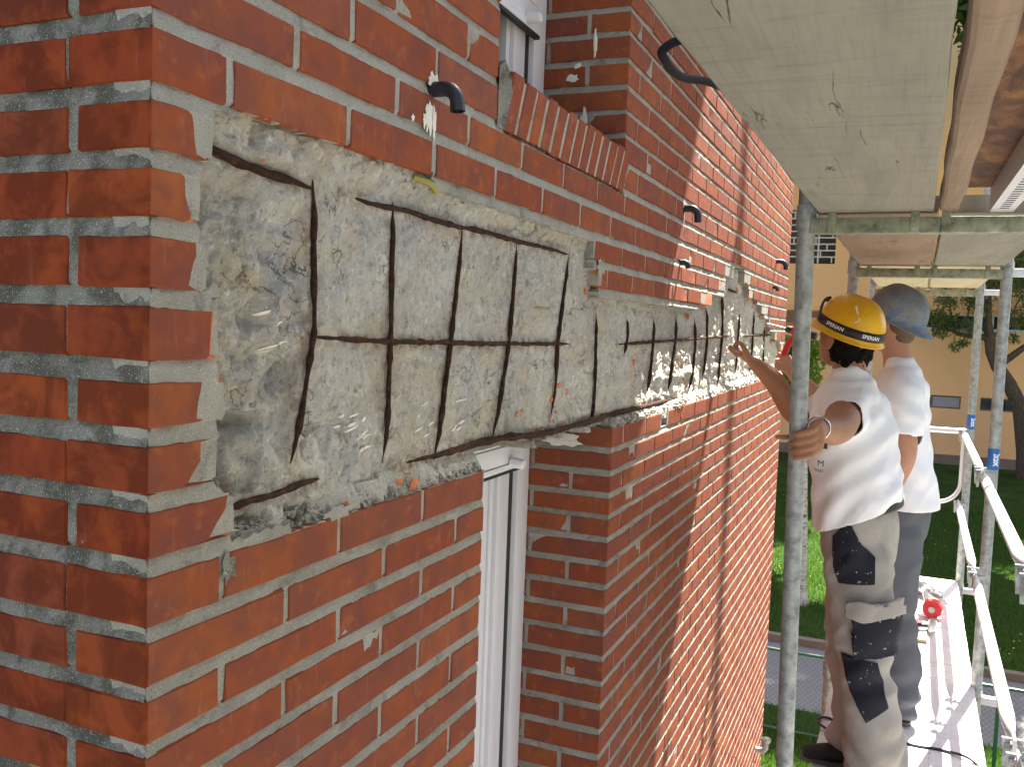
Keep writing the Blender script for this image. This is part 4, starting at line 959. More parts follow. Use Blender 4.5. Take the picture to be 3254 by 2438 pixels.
# ------------------------------------------------------------------ people
from mathutils.bvhtree import BVHTree
def skin_mat(name, a, b_):
    m, nt, b = mat(name, a, .55, spec=.35); g = NG(nt); c = g.coord('world'); f = g.noise(c, 22, 5, .6)
    col = g.mix(f, a, b_); f2 = g.noise(c, 140, 3); col = g.mix(g.math('MULTIPLY', g.ramp(f2, [(.5, 0), (.75, 1)]), .25), col, tuple(x*.6 for x in a)); g.lk(col, b.inputs['Base Color'])
    b.inputs['Subsurface Weight'].default_value = .12; b.inputs['Subsurface Radius'].default_value = (.012, .005, .003); g.bump(b, g.noise(c, 300, 3), .25, .002)
skin_mat('skin_tan', (.29, .125, .062), (.37, .175, .092)); skin_mat('skin_light', (.43, .21, .13), (.50, .27, .18))
def cloth_mat(name, a, var=.12, dirt=None, amt=.0):
    m, nt, b = mat(name, a, .9, spec=.15); g = NG(nt); c = g.coord('world'); f = g.noise(c, 9, 5, .6); col = g.mix(f, tuple(x*(1-var) for x in a), tuple(min(.95, x*(1+var*.6)) for x in a))
    if dirt: col = g.mix(g.math('MULTIPLY', g.ramp(g.noise(c, 6, 5, .65, .6), [(.5, 0), (.7, 1)]), amt), col, dirt)
    g.lk(col, b.inputs['Base Color']); n1 = g.bump(b, g.noise(c, 700, 2), .25, .0015); g.bump(b, g.noise(c, 28, 4, .5, .8), .18, .006, n1)
cloth_mat('tshirt', (.86, .86, .87), .02, (.76, .73, .68), .12); cloth_mat('trouser_grey', (.39, .365, .325), .10, (.29, .235, .175), .45); cloth_mat('trouser_slate', (.13, .138, .155), .14)
m, nt, b = mat('navy_cloth', (.018, .022, .036), .85); g = NG(nt); c = g.coord('world'); sp = g.noise(c, 55, 4, .6, .4); g.lk(g.mix(g.ramp(sp, [(.655, 0), (.68, 1)]), (.009, .011, .020), (.50, .44, .35)), b.inputs['Base Color']); g.bump(b, g.noise(c, 500, 2), .3, .002)
simple('belt_black', (.015, .015, .02), .6); simple('shoe_black', (.018, .016, .015), .75, var=.4, scale=90, bump=.4); simple('shoe_sole', (.10, .095, .09), .8); simple('shoe_white', (.6, .6, .6), .6)
m, nt, b = mat('hair_dark', (.010, .007, .006), .85, spec=.12); g = NG(nt); c = g.coord('world', (60, 60, 14)); g.bump(b, g.noise(c, 5, 4), 1.0, .01)
m, nt, b = mat('hair_short', (.12, .07, .04), .7)
m, nt, b = mat('helmet_yellow', (.75, .42, .008), .34, spec=.5); g = NG(nt); c = g.coord('world'); g.lk(g.mix(g.ramp(g.noise(c, 14, 5, .7), [(.35, 0), (.75, 1)]), (.66, .34, .006), (.80, .48, .012)), b.inputs['Base Color']); g.bump(b, g.noise(c, 160, 3), .08, .002)
m, nt, b = mat('helmet_grey', (.17, .18, .19), .6, spec=.35); g = NG(nt); c = g.coord('world'); f = g.noise(c, 17, 5, .65, .5); col = g.ramp(f, [(.35, (.15, .155, .16)), (.55, (.19, .205, .22)), (.75, (.23, .25, .265))]); p_ = g.noise(c, 24, 6, .7, .9)
sx = g.n('ShaderNodeSeparateXYZ'); g.lk(c, sx.inputs[0]); lowm = g.ramp(g.math('MULTIPLY', g.math('SUBTRACT', .17, sx.outputs[2]), 6.5), [(0, .35), (1, 1)])
col = g.mix(g.math('MULTIPLY', g.ramp(p_, [(.50, 0), (.62, 1)]), lowm), col, (.03, .14, .36)); g.lk(col, b.inputs['Base Color']); g.bump(b, p_, .15, .003)
simple('strap_black', (.012, .012, .013), .55, bump=.1); simple('silver', (.7, .7, .7), .25, 1.0, var=.05, bump=0); simple('badge_green', (.05, .08, .045), .8); simple('print_dark', (.10, .10, .11), .8, bump=0)
simple('tool_red', (.55, .015, .02), .4); simple('tool_dark', (.03, .03, .032), .45, .3); simple('tool_steel', (.42, .40, .37), .35, .9); simple('glove', (.36, .29, .20), .9)

def ell(mb, c, f, l, u, r, n=14):
    V = []; c = Vector(c)
    for i in range(n+1):
        ph = math.pi*i/n
        for k in range(2*n):
            th = math.pi*k/n; V.append((c + f*(r[0]*math.sin(ph)*math.cos(th)) + l*(r[1]*math.sin(ph)*math.sin(th)) + u*(r[2]*math.cos(ph)))[:])
    w = 2*n; F = [(i*w+k, (i+1)*w+k, (i+1)*w+(k+1) % w, i*w+(k+1) % w) for i in range(n) for k in range(w)]; mb.add(V, F)
def limb(mb, pts, rad, seg=16, ref=None):
    P = smooth_path(pts, 6); n = len(P); t = np.linspace(0, len(pts)-1, n); R_ = []
    for q in t:
        i = min(int(q), len(pts)-2); f = q-i; a, b_ = rad[i], rad[i+1]; s_ = f*f*(3-2*f)
        if hasattr(a, '__len__'): R_.append((a[0]*(1-s_)+b_[0]*s_, a[1]*(1-s_)+b_[1]*s_))
        else: R_.append(a*(1-s_)+b_*s_)
    # rounded ends
    P = [Vector(p) for p in P]; d0 = (P[0]-P[1]).normalized(); d1 = (P[-1]-P[-2]).normalized(); r0 = min(R_[0]) if hasattr(R_[0], '__len__') else R_[0]; r1 = min(R_[-1]) if hasattr(R_[-1], '__len__') else R_[-1]
    sc = lambda r, k: (r[0]*k, r[1]*k) if hasattr(r, '__len__') else r*k
    P = [P[0]+d0*r0*.75, P[0]+d0*r0*.5] + P + [P[-1]+d1*r1*.5, P[-1]+d1*r1*.75]; R_ = [sc(R_[0], .45), sc(R_[0], .8)] + R_ + [sc(R_[-1], .8), sc(R_[-1], .45)]
    mb.tube(P, R_, seg, True, ref)
def fuse(mb, voxel, smooth=4, fac=.5):
    me = bpy.data.meshes.new('tmp'); V = np.concatenate(mb.V); me.from_pydata(V.tolist(), [], mb.F); o = bpy.data.objects.new('tmp', me); C.objects.link(o)
    bm = bmesh.new(); bm.from_mesh(me); bmesh.ops.recalc_face_normals(bm, faces=bm.faces); bm.to_mesh(me); bm.free()
    r = o.modifiers.new('r', 'REMESH'); r.mode = 'VOXEL'; r.voxel_size = voxel; s = o.modifiers.new('s', 'SMOOTH'); s.factor = fac; s.iterations = smooth
    dg = bpy.context.evaluated_depsgraph_get(); dg.update(); m2 = bpy.data.meshes.new_from_object(o.evaluated_get(dg)); bpy.data.objects.remove(o)
    n = len(m2.vertices); Vv = np.empty(n*3); m2.vertices.foreach_get('co', Vv); Nn = np.empty(n*3); m2.vertices.foreach_get('normal', Nn)
    return Vv.reshape(-1, 3), Nn.reshape(-1, 3), [list(p.vertices) for p in m2.polygons]
VX, VY, VZ_ = Vector((1, 0, 0)), Vector((0, 1, 0)), Vector((0, 0, 1))
def axes(az, pitch=0, roll=0):
    f = Vector((math.cos(az), math.sin(az), 0)); l = Vector((-math.sin(az), math.cos(az), 0)); f2 = f*math.cos(pitch)+VZ_*math.sin(pitch); u = f2.cross(l); return f2, l, u
def head(mb, hc, f, l, u, neck):
    hc = Vector(hc)
    ell(mb, hc+u*.015-f*.008, f, l, u, (.096, .076, .098)); ell(mb, hc+f*.032-u*.055, f, l, u, (.058, .056, .072)); ell(mb, hc+f*.055-u*.098, f, l, u, (.030, .032, .026))
    limb(mb, [hc+f*.088+u*.012, hc+f*.104-u*.018, hc+f*.108-u*.034], [.008, .012, .015]); ell(mb, hc+f*.082+u*.022, f, l, u, (.014, .055, .012)); ell(mb, hc+f*.088-u*.068, f, l, u, (.008, .022, .010))
    for s_ in (1, -1):
        ell(mb, hc+f*.072+l*(.033*s_)+u*.0, f, l, u, (.014, .014, .011), 8); ell(mb, hc+l*(.083*s_)-u*.016-f*.002, (f-l*s_*.45).normalized(), (l+f*s_*.45).normalized(), u, (.024, .010, .034), 10); ell(mb, hc+l*(.079*s_)-u*.038-f*.0, f, l, u, (.012, .008, .014), 8)
        ell(mb, hc+f*.045+l*(.045*s_)-u*.035, f, l, u, (.03, .022, .03), 10)
    limb(mb, [Vector(neck[0]), Vector(neck[1]), hc-u*.05-f*.02], [.070, .058, .060])
def finger(mb, pts, r0): limb(mb, pts, [r0*(1-.10*i) for i in range(len(pts))], 10)
def helmet(parent, c, az, tilt, a, b_, h, material, brim_dir, brim, name='hard_hat'):
    f, l, u = axes(az, tilt); c = Vector(c); na, ns = 56, 16
    def S_(th, s, off=0.0):
        R_ = math.cos(s*math.pi/2)**.72; Hh = math.sin(s*math.pi/2)**1.05
        rid = .0035*math.exp(-(math.sin(th)*R_/.10)**2) if s > .25 else 0
        rid += .002*(math.exp(-((abs(math.sin(th))*R_-.42)/.05)**2)) if s > .2 else 0
        return c + f*((a+off)*R_*math.cos(th)) + l*((b_+off)*R_*math.sin(th)) + u*((h+off)*Hh+rid)
    V = []
    prof = [('rim', 1.0), ('rim', .55)]
    for kind, k in prof:
        for q in range(na):
            th = 2*math.pi*q/na; dlt = math.cos(th-brim_dir); e = .010*k + brim*k*max(0, dlt)**2.2*(1 if dlt > 0 else 0)
            V.append((c + f*((a+e)*math.cos(th)) + l*((b_+e)*math.sin(th)) + u*(-.010*k-.22*max(0, e-.012)))[:])
    for j in range(ns+1):
        for q in range(na): V.append(S_(2*math.pi*q/na, j/ns*.985)[:])
    rows = 2+ns+1; F = [(j*na+q, j*na+(q+1) % na, (j+1)*na+(q+1) % na, (j+1)*na+q) for j in range(rows-1) for q in range(na)]; F.append(tuple((rows-1)*na+q for q in range(na)))
    o = mobj(name, V, F, material, parent, True); md = o.modifiers.new('thick', 'SOLIDIFY'); md.thickness = .003; md.offset = -1
    return o, S_, (f, l, u)
def text_mesh(body, size, off=.0):
    cu = bpy.data.curves.new('t', 'FONT'); cu.body = body; cu.size = size; cu.align_x = 'CENTER'; cu.align_y = 'CENTER'; cu.resolution_u = 2; cu.offset = off
    to = bpy.data.objects.new('t', cu); C.objects.link(to); dg = bpy.context.evaluated_depsgraph_get(); me = bpy.data.meshes.new_from_object(to.evaluated_get(dg)); bpy.data.objects.remove(to)
    bm = bmesh.new(); bm.from_mesh(me); bmesh.ops.triangulate(bm, faces=bm.faces); bmesh.ops.subdivide_edges(bm, edges=[e for e in bm.edges if e.calc_length() > size*.25], cuts=1); bmesh.ops.triangulate(bm, faces=bm.faces); bm.verts.index_update()
    r = [v.co.copy() for v in bm.verts], [[v.index for v in p.verts] for p in bm.faces]; bm.free(); return r
def shoe(parent, heel, toe, name='boot', stripe=False):
    heel, toe = Vector(heel), Vector(toe); d = (toe-heel).normalized(); L = (toe-heel).length; sd_ = d.cross(VZ_); mb = MB()
    limb(mb, [heel+d*.03+VZ_*.045, heel+d*.10+VZ_*.045, heel+d*(L*.62)+VZ_*.034, heel+d*(L-.03)+VZ_*.028], [(.043, .036), (.044, .037), (.033, .045), (.025, .040)], 14, VZ_); limb(mb, [heel+d*.05+VZ_*.05, heel+d*.06+VZ_*.12], [.042, .040])
    V, N, F = fuse(mb, .006, 3); V[:, 2] = np.maximum(V[:, 2], heel.z+.012); o = mobj(name, V, F, 'shoe_black', parent, True)
    V = []; n = 28
    for zz in (0, .016):
        for k in range(n):
            a = 2*math.pi*k/n; t = .5-.5*math.cos(a); w = .044*(abs(math.sin(a))**.6)*(.85+.25*math.sin(math.pi*min(1, t*1.1)))*math.copysign(1, math.sin(a)); V.append((heel+d*(L*t)+sd_*w+VZ_*zz)[:])
    mobj('sole', V, [tuple(range(n))[::-1], tuple(n+k for k in range(n))]+[(k, (k+1) % n, n+(k+1) % n, n+k) for k in range(n)], 'shoe_sole', o)
    if stripe:
        for k in range(3): q = heel+d*(.10+.02*k)-sd_*.043+VZ_*.04; MB().box((q.x-.004, q.y-.006, q.z-.02), (q.x+.006, q.y+.004, q.z+.03)).obj('stripe', 'shoe_white', o)
    return o
def trousers(parent, hips, kneeL, ankL, kneeR, ankR, waist, material, seed, rad=(.100, .084, .082, .092)):
    mb = MB(); hips = Vector(hips); fwd = Vector((.17, .985, 0))
    limb(mb, [Vector(waist), (Vector(waist)+hips)/2, hips-VZ_*.03], [(.120, .155), (.128, .172), (.125, .170)], 24, fwd)
    for kn, an, s_ in ((kneeL, ankL, -1), (kneeR, ankR, 1)):
        hp = hips+Vector((.085*s_, 0, -.02)); kn, an = Vector(kn), Vector(an); limb(mb, [hp, (hp+kn)/2, kn, (kn+an)/2-fwd*.012, an], [(.118, .096), (.106, .092), (.088, .080), (.090, .080), (.096, .078)], 20, fwd)
    V, N, F = fuse(mb, .0095, 5)
    z = V[:, 2]; ak = np.clip((-1.28-z)/.25, 0, 1); kk = np.exp(-((z+1.16)/.13)**2)
    d = .007*fbm(V[:, 0]*9, V[:, 1]*9, z*5, seed, 3) + .009*(1-2*np.abs(vn(V[:, 0]*9+z*4, V[:, 1]*12+z*9, z*5, seed+7))) + ak*.012*np.sin(z*62+5*vn(V[:, 0]*7, V[:, 1]*7, z*4, seed+3)*1.6) + kk*.006*np.sin(z*48+V[:, 1]*26)
    V = V+N*d[:, None]; V[:, 2] = np.maximum(V[:, 2], -1.596)
    return mobj('trousers', V, F, material, parent, True)
def panel(parent, surf, poly, material, name, lift=.005, side='-x', edge=True):
    """cloth panel laid on a garment: a plan polygon in (y, z) pushed onto the surface"""
    bv = BVHTree.FromPolygons([tuple(v.co+surf_loc(surf)) for v in surf.data.vertices], [list(p.vertices) for p in surf.data.polygons])
    ys = [p[0] for p in poly]; zs = [p[1] for p in poly]; st = .008; gy = np.arange(min(ys)-st, max(ys)+st, st); gz = np.arange(min(zs)-st, max(zs)+st, st); V = []; ix = {}
    Yg, Zg = np.meshgrid(gy, gz); ins = inpoly(Yg, Zg, poly); F = []
    def snap(y, zz):
        best = None
        for (ay, az), (by, bz) in zip(poly, poly[1:]+poly[:1]):
            L2 = (by-ay)**2+(bz-az)**2; t = min(1, max(0, ((y-ay)*(by-ay)+(zz-az)*(bz-az))/L2)); py, pz = ay+t*(by-ay), az+t*(bz-az); d = (y-py)**2+(zz-pz)**2
            if best is None or d < best[0]: best = (d, py, pz)
        return best[1], best[2]
    def vid(j, i):
        if (j, i) in ix: return ix[(j, i)]
        y, zz = gy[i], gz[j]
        if not ins[j, i]: y, zz = snap(y, zz)
        h = bv.ray_cast(Vector((1.9 if surf_loc(surf).x < 3.1 else 2.9, y, zz)), VX)
        if h[0] is None: return None
        ix[(j, i)] = len(V); q = h[0]+h[1]*lift; V.append(q[:]); return ix[(j, i)]
    for j in range(len(gz)-1):
        for i in range(len(gy)-1):
            if ins[j, i] or ins[j+1, i] or ins[j, i+1] or ins[j+1, i+1]:
                q = [vid(j, i), vid(j, i+1), vid(j+1, i+1), vid(j+1, i)]
                if None not in q: F.append(q)
    if not F: return None
    o = mobj(name, V, F, material, parent, True); md = o.modifiers.new('t', 'SOLIDIFY'); md.thickness = lift+.002; md.offset = -1; return o
def cut(V, F, keep):
    # drop the faces whose centre fails keep(x, y, z): leaves an open hem
    cx = np.array([V[f].mean(0) for f in F]); k = keep(cx[:, 0], cx[:, 1], cx[:, 2]); return [f for f, q in zip(F, k) if q]
def surf_loc(o): return WL[o]
def stick_text(parent, surf, body, size, yc, zc, material, rot=0, lift=.003):
    bv = BVHTree.FromPolygons([tuple(v.co+surf_loc(surf)) for v in surf.data.vertices], [list(p.vertices) for p in surf.data.polygons]); vs, fs = text_mesh(body, size); V = []
    for v in vs:
        h = bv.ray_cast(Vector((1.9, yc-v.x, zc+v.y)), VX); 
        if h[0] is None: return
        V.append((h[0]+h[1]*lift)[:])
    mobj('lettering', V, fs, material, parent)

DZ = -1.612
# --- worker in the yellow helmet
p1 = thing('person', (2.77, -.72, DZ), 'worker in yellow helmet and white shirt pointing at the wall, gripping a scaffold pole', 'person')
mb = MB(); hf, hl, hu = axes(math.radians(52), math.radians(20)); HC = Vector((2.80, -.560, .002))
head(mb, HC, hf, hl, hu, [(2.785, -.585, -.20), (2.79, -.578, -.13)])
lf = Vector((.17, .985, 0))
limb(mb, [(2.775, -.63, -.70), (2.78, -.605, -.45), (2.785, -.588, -.30), (2.785, -.582, -.20)], [(.10, .14), (.11, .15), (.115, .15), (.08, .14)], 20, lf)
# left arm back to the pole
SL = Vector((2.63, -.572, -.262)); limb(mb, [(2.70, -.575, -.25), SL, (2.46, -.575, -.288), (2.31, -.568, -.296), (2.17, -.546, -.282), (2.055, -.532, -.268)], [.064, .066, .054, .046, .041, .029])
limb(mb, [(2.07, -.533, -.268), (2.02, -.536, -.276), (1.972, -.541, -.292)], [(.031, .024), (.038, .022), (.046, .018)], 14, VZ_)
pc = Vector((1.95, -.4815, 0))
for k, zf in enumerate((-.256, -.280, -.304, -.326)):
    ln = (.88, 1.0, .95, .74)[k]
    P = [Vector((1.990, -.540, zf+.006))]
    for a in (266, 232, 266-92*ln, 266-138*ln): P.append(Vector((pc.x+.0365*math.cos(math.radians(a)), pc.y-.012+.0365*math.sin(math.radians(a)), zf-.024*(266-a)/138)))
    finger(mb, P, .0122)
finger(mb, [Vector((2.01, -.53, -.262))]+[Vector((pc.x+.037*math.cos(math.radians(a)), pc.y-.012+.037*math.sin(math.radians(a)), zf)) for a, zf in ((300, -.268), (350, -.282), (40, -.290))]+[Vector((1.962, -.428, -.292))], .0128)
# right arm pointing at the wall
limb(mb, [(2.90, -.56, -.25), (2.95, -.525, -.262), (2.91, -.455, -.31), (2.87, -.385, -.295), (2.87, -.30, -.178), (2.88, -.222, -.115)], [.060, .058, .050, .046, .040, .027])
limb(mb, [(2.88, -.226, -.118), (2.88, -.20, -.098), (2.885, -.176, -.080)], [(.020, .030), (.018, .038), (.015, .040)], 14, Vector((0, -.6, .8)))
for k, (dx, tip) in enumerate(((-.030, (-.128, -.062)), (-.010, (-.120, -.058)), (.010, (-.122, -.052)), (.030, (-.132, -.048)))):
    b0 = Vector((2.884+dx, -.182, -.083)); b3 = Vector((2.884+dx*1.2, *tip)); md_ = (b0+b3)/2+Vector((0, -.002, -.012)); finger(mb, [b0, b0.lerp(md_, .6), md_, b3.lerp(md_, .4), b3], .0112)
finger(mb, [Vector((2.845, -.205, -.094)), Vector((2.835, -.19, -.062)), Vector((2.838, -.176, -.042)), Vector((2.845, -.158, -.036)), Vector((2.848, -.147, -.044))], .0125)
for an in ((2.66, -.765), (2.855, -.675)): limb(mb, [(2.77, -.64, -.74), (an[0], an[1]+.062, -1.14), (an[0], an[1], -1.53)], [.07, .045, .035])
V, N, F = fuse(mb, .0048, 3, .45); mobj('body', V, F, 'skin_tan', p1, True)
# shirt
mb = MB()
limb(mb, [(2.775, -.640, -.66), (2.775, -.632, -.56), (2.778, -.612, -.43), (2.784, -.592, -.31), (2.785, -.584, -.225), (2.787, -.580, -.172), (2.788, -.578, -.150)], [(.140, .186), (.150, .192), (.150, .194), (.148, .196), (.118, .186), (.088, .130), (.075, .085)], 28, lf)
limb(mb, [(2.72, -.578, -.24), (2.66, -.574, -.262), (2.585, -.573, -.283)], [.084, .084, .084], 20); limb(mb, [(2.86, -.57, -.24), (2.93, -.53, -.262), (2.92, -.475, -.295)], [.088, .086, .085], 20)
V, N, F = fuse(mb, .008, 5)
z = V[:, 2]; w = np.clip((-.42-z)/.2, 0, 1); rg = lambda a, b, c, sd: (1-2*np.abs(vn(a, b, c, sd)))
d = .0045*rg(V[:, 0]*6+z*5, V[:, 1]*9+z*6, z*3, 51) + .0035*rg(V[:, 0]*10-z*7, V[:, 1]*13+z*12, z*5, 52) + .004*fbm(V[:, 0]*8+z*3, V[:, 1]*8-z*4, z*7, 5, 4) + .007*w*np.sin(V[:, 1]*38+V[:, 0]*30+z*9+2*vn(V[:, 0]*6, V[:, 1]*6, z*6, 8)) + .004*np.sin((z+V[:, 1]*.9)*55+3*vn(V[:, 0]*5, V[:, 1]*5, z*5, 9))
V = V+N*d[:, None]; V[:, 2] -= w*(V[:, 1]+.635)*.45
F = cut(V, F, lambda x, y, z: ~((x < 2.545) | ((x > 2.87) & (y > -.50) & (z > -.40) & (z < -.15) & (y > -.475))) & (z > -.645-.42*(y+.635)))
sh1 = mobj('t_shirt', V, F, 'tshirt', p1, True); sh1.modifiers.new('t', 'SOLIDIFY').thickness = .003
panel(p1, sh1, [(-.528, -.389), (-.43, -.389), (-.43, -.369), (-.522, -.369), (-.528, -.374)], 'badge_green', 'shirt_badge', .002)
stick_text(p1, sh1, 'CON', .018, -.497, -.379, 'white_paint', lift=.005); stick_text(p1, sh1, 'M', .032, -.508, -.449, 'print_dark'); stick_text(p1, sh1, 'TREES', .014, -.500, -.476, 'print_dark')
tr1 = trousers(p1, (2.77, -.648, -.76), (2.675, -.688, -1.15), (2.665, -.755, -1.545), (2.865, -.640, -1.14), (2.855, -.678, -1.545), (2.775, -.642, -.60), 'trouser_grey', 4)
panel(p1, tr1, [(-.565, -.70), (-.60, -.655), (-.625, -.655), (-.655, -.715), (-.704, -.76), (-.708, -.851), (-.593, -.864), (-.572, -.80)], 'navy_cloth', 'thigh_panel', .003)
pk = panel(p1, tr1, [(-.645, -.955), (-.785, -.945), (-.797, -1.097), (-.661, -1.113)], 'navy_cloth', 'cargo_pocket', .013)
panel(p1, tr1, [(-.630, -.917), (-.787, -.900), (-.787, -.956), (-.77, -.950), (-.70, -.972), (-.638, -.964)], 'trouser_grey', 'pocket_flap', .019)
panel(p1, tr1, [(-.618, -1.111), (-.731, -1.125), (-.775, -1.278), (-.711, -1.337), (-.655, -1.24)], 'navy_cloth', 'knee_patch', .004)
bp = []
for k in range(49):
    a = 2*math.pi*k/48; bp.append((2.775+.168*math.cos(a), -.645+.136*math.sin(a), -.613-.11*(.136*math.sin(a))/.136*.35))
MB().tube(bp, [(.019, .005)]*49, 8, False, VZ_).obj('belt', 'belt_black', p1, True)
shoe(p1, (2.865, -.755, DZ), (2.800, -.482, DZ)); shoe(p1, (2.665, -.84, DZ), (2.675, -.575, DZ))
# hair
mb = MB(); ell(mb, HC-hf*.030-hu*.020, hf, hl, hu, (.078, .081, .085)); ell(mb, HC-hf*.062-hu*.070, hf, hl, hu, (.036, .060, .045)); ell(mb, HC-hf*.075-hu*.10, hf, hl, hu, (.022, .048, .03))
for s_ in (1, -1): ell(mb, HC+hl*(.070*s_)+hu*.03-hf*.004, hf, hl, hu, (.045, .010, .03), 10)
V, N, F = fuse(mb, .005, 2); V = V+N*(.010*fbm(V[:, 0]*60, V[:, 1]*60, V[:, 2]*28, 3, 3))[:, None]; mobj('hair', V, F, 'hair_dark', p1, True)
hh, S1, (f1, l1, u1) = helmet(p1, (2.798, -.566, .022), math.radians(52), math.radians(21), .132, .108, .134, 'helmet_yellow', 0.0, .046)
V = []; nb = 72
for sI in (.05, .21):
    for q in range(nb): V.append(S1(2*math.pi*q/nb, sI, .0022)[:])
st = mobj('goggle_strap', V, [(q, (q+1) % nb, nb+(q+1) % nb, nb+q) for q in range(nb)], 'strap_black', hh, True); st.modifiers.new('t', 'SOLIDIFY').thickness = .002
def strap_text(body, thc, size):
    vs, fs = text_mesh(body, size, .0003); mobj('lettering', [S1(math.radians(thc)+v.x/.120, .13+v.y/.21, .0046)[:] for v in vs], fs, 'white_paint', st)
strap_text('SPERIAN', 98, .0185); strap_text('SPERIAN', 162, .0185)
vs = [(-.018, -.006), (.006, -.006), (.014, .001), (-.006, .001), (-.002, .006), (.018, .006), (.012, .003), (.0, .003), (.004, -.003), (-.014, -.003)]
# buckle loops at the front of the strap and the label scrape on the shell
lp = smooth_path([S1(math.radians(62), .10, .004), S1(math.radians(60), .28, .020), S1(math.radians(52), .42, .022), S1(math.radians(42), .50, .010), S1(math.radians(36), .40, .006)], 6); MB().tube(lp, .0045, 8).obj('strap_loop', 'strap_black', st, True)
P = [S1(math.radians(a), s_, .0006) for a, s_ in ((117, .64), (119, .60), (123, .55), (127, .49))]
P2 = [S1(math.radians(a), s_, .0006) for a, s_ in ((131, .43), (133, .38), (129, .35), (127, .31))]
MB().tube(smooth_path(P, 4), [(.0008, .0062-.0003*k) for k in range(13)], 6).tube(smooth_path(P2, 4), [(.0008, .0022+.0004*(k % 5)) for k in range(13)], 6).obj('scrape', 'plaster', hh, True)
# wrist watch strap / bracelet
P = [(2.072, -.532+.034*math.cos(a)*.98, -.268+.034*math.sin(a)) for a in [2*math.pi*k/28 for k in range(29)]]
MB().tube(P, [(.0075, .0025)]*29, 8, False, VX).obj('bracelet', 'silver', p1, True)

# --- worker in the grey helmet
p2 = thing('person', (3.42, -.80, DZ), 'worker in a scuffed grey-blue helmet and white shirt, standing behind the pointing one', 'person')
mb = MB(); hf, hl, hu = axes(math.radians(62), math.radians(18)); HC = Vector((3.42, -.712, .060))
head(mb, HC, hf, hl, hu, [(3.42, -.745, -.17), (3.42, -.735, -.08)])
limb(mb, [(3.42, -.80, -.72), (3.42, -.77, -.45), (3.42, -.75, -.28), (3.42, -.75, -.17)], [(.10, .15), (.11, .155), (.11, .16), (.07, .13)], 20, lf)
limb(mb, [(3.30, -.755, -.20), (3.245, -.758, -.225), (3.225, -.775, -.35), (3.225, -.785, -.465), (3.245, -.75, -.58), (3.27, -.70, -.68)], [.062, .060, .050, .045, .041, .029])
limb(mb, [(3.27, -.70, -.68), (3.28, -.68, -.72), (3.285, -.665, -.755)], [(.030, .022), (.036, .019), (.036, .014)], 12, VX)
for k, dx in enumerate((-.028, -.010, .009, .027)): finger(mb, [Vector((3.285+dx, -.668, -.752)), Vector((3.288+dx, -.652, -.785)), Vector((3.288+dx, -.640, -.806)), Vector((3.287+dx, -.645, -.828))], .0090)
finger(mb, [Vector((3.262, -.66, -.705)), Vector((3.255, -.640, -.73)), Vector((3.258, -.628, -.757))], .0105)
limb(mb, [(3.54, -.745, -.20), (3.59, -.71, -.225), (3.635, -.60, -.29), (3.63, -.485, -.315), (3.60, -.375, -.25), (3.585, -.290, -.165)], [.062, .060, .050, .045, .041, .030])
limb(mb, [(3.585, -.292, -.166), (3.575, -.268, -.138), (3.565, -.252, -.112)], [(.022, .03), (.020, .036), (.018, .038)], 12, VX)
for k in range(4): z0 = -.100-.020*k; finger(mb, [Vector((3.585, -.265, z0-.01)), Vector((3.545, -.262, z0-.004)), Vector((3.528, -.240, z0)), Vector((3.548, -.222, z0+.002))], .0090)
finger(mb, [Vector((3.60, -.28, -.13)), Vector((3.612, -.25, -.105)), Vector((3.598, -.228, -.088))], .0108)
for an in ((3.335, -.80), (3.52, -.78)): limb(mb, [(3.42, -.80, -.74), (an[0], an[1]+.01, -1.14), (an[0], an[1], -1.53)], [.07, .045, .035])
V, N, F = fuse(mb, .0052, 3, .45); mobj('body', V, F, 'skin_light', p2, True)
mb = MB()
limb(mb, [(3.42, -.812, -.70), (3.42, -.79, -.58), (3.42, -.765, -.42), (3.42, -.755, -.30), (3.42, -.750, -.205), (3.42, -.750, -.145), (3.42, -.748, -.115)], [(.118, .180), (.118, .180), (.116, .184), (.115, .190), (.105, .186), (.082, .128), (.066, .085)], 28, lf)
limb(mb, [(3.33, -.755, -.20), (3.25, -.757, -.225), (3.222, -.765, -.30), (3.215, -.772, -.372)], [.085, .084, .078, .079], 20); limb(mb, [(3.52, -.745, -.20), (3.59, -.71, -.228), (3.62, -.64, -.27)], [.085, .082, .078], 20)
V, N, F = fuse(mb, .008, 5); z = V[:, 2]; w = np.clip((-.45-z)/.2, 0, 1)
d = .0045*rg(V[:, 0]*7+z*4, V[:, 1]*10-z*6, z*3, 53) + .003*rg(V[:, 0]*12-z*7, V[:, 1]*14+z*10, z*5, 54) + .004*fbm(V[:, 0]*8, V[:, 1]*8, z*7, 15, 4) + .008*w*np.sin(V[:, 1]*36+V[:, 0]*30+z*6) + .004*np.sin((z-V[:, 1]*.7)*48+3*vn(V[:, 0]*5, V[:, 1]*5, z*5, 9)); V = V+N*d[:, None]
F = cut(V, F, lambda x, y, z: ~((x < 3.228) & (z < -.372+.12*(y+.77)) & (z > -.52)) & (z > -.70) & ~((x > 3.5) & (y > -.66) & (z > -.4)))
o2 = mobj('t_shirt', V, F, 'tshirt', p2, True); o2.modifiers.new('t', 'SOLIDIFY').thickness = .003
trousers(p2, (3.42, -.765, -.79), (3.335, -.775, -1.17), (3.335, -.800, -1.545), (3.52, -.77, -1.17), (3.52, -.78, -1.545), (3.42, -.79, -.66), 'trouser_slate', 9)
shoe(p2, (3.325, -.88, DZ), (3.335, -.62, DZ), 'boot', True); shoe(p2, (3.53, -.86, DZ), (3.54, -.60, DZ))
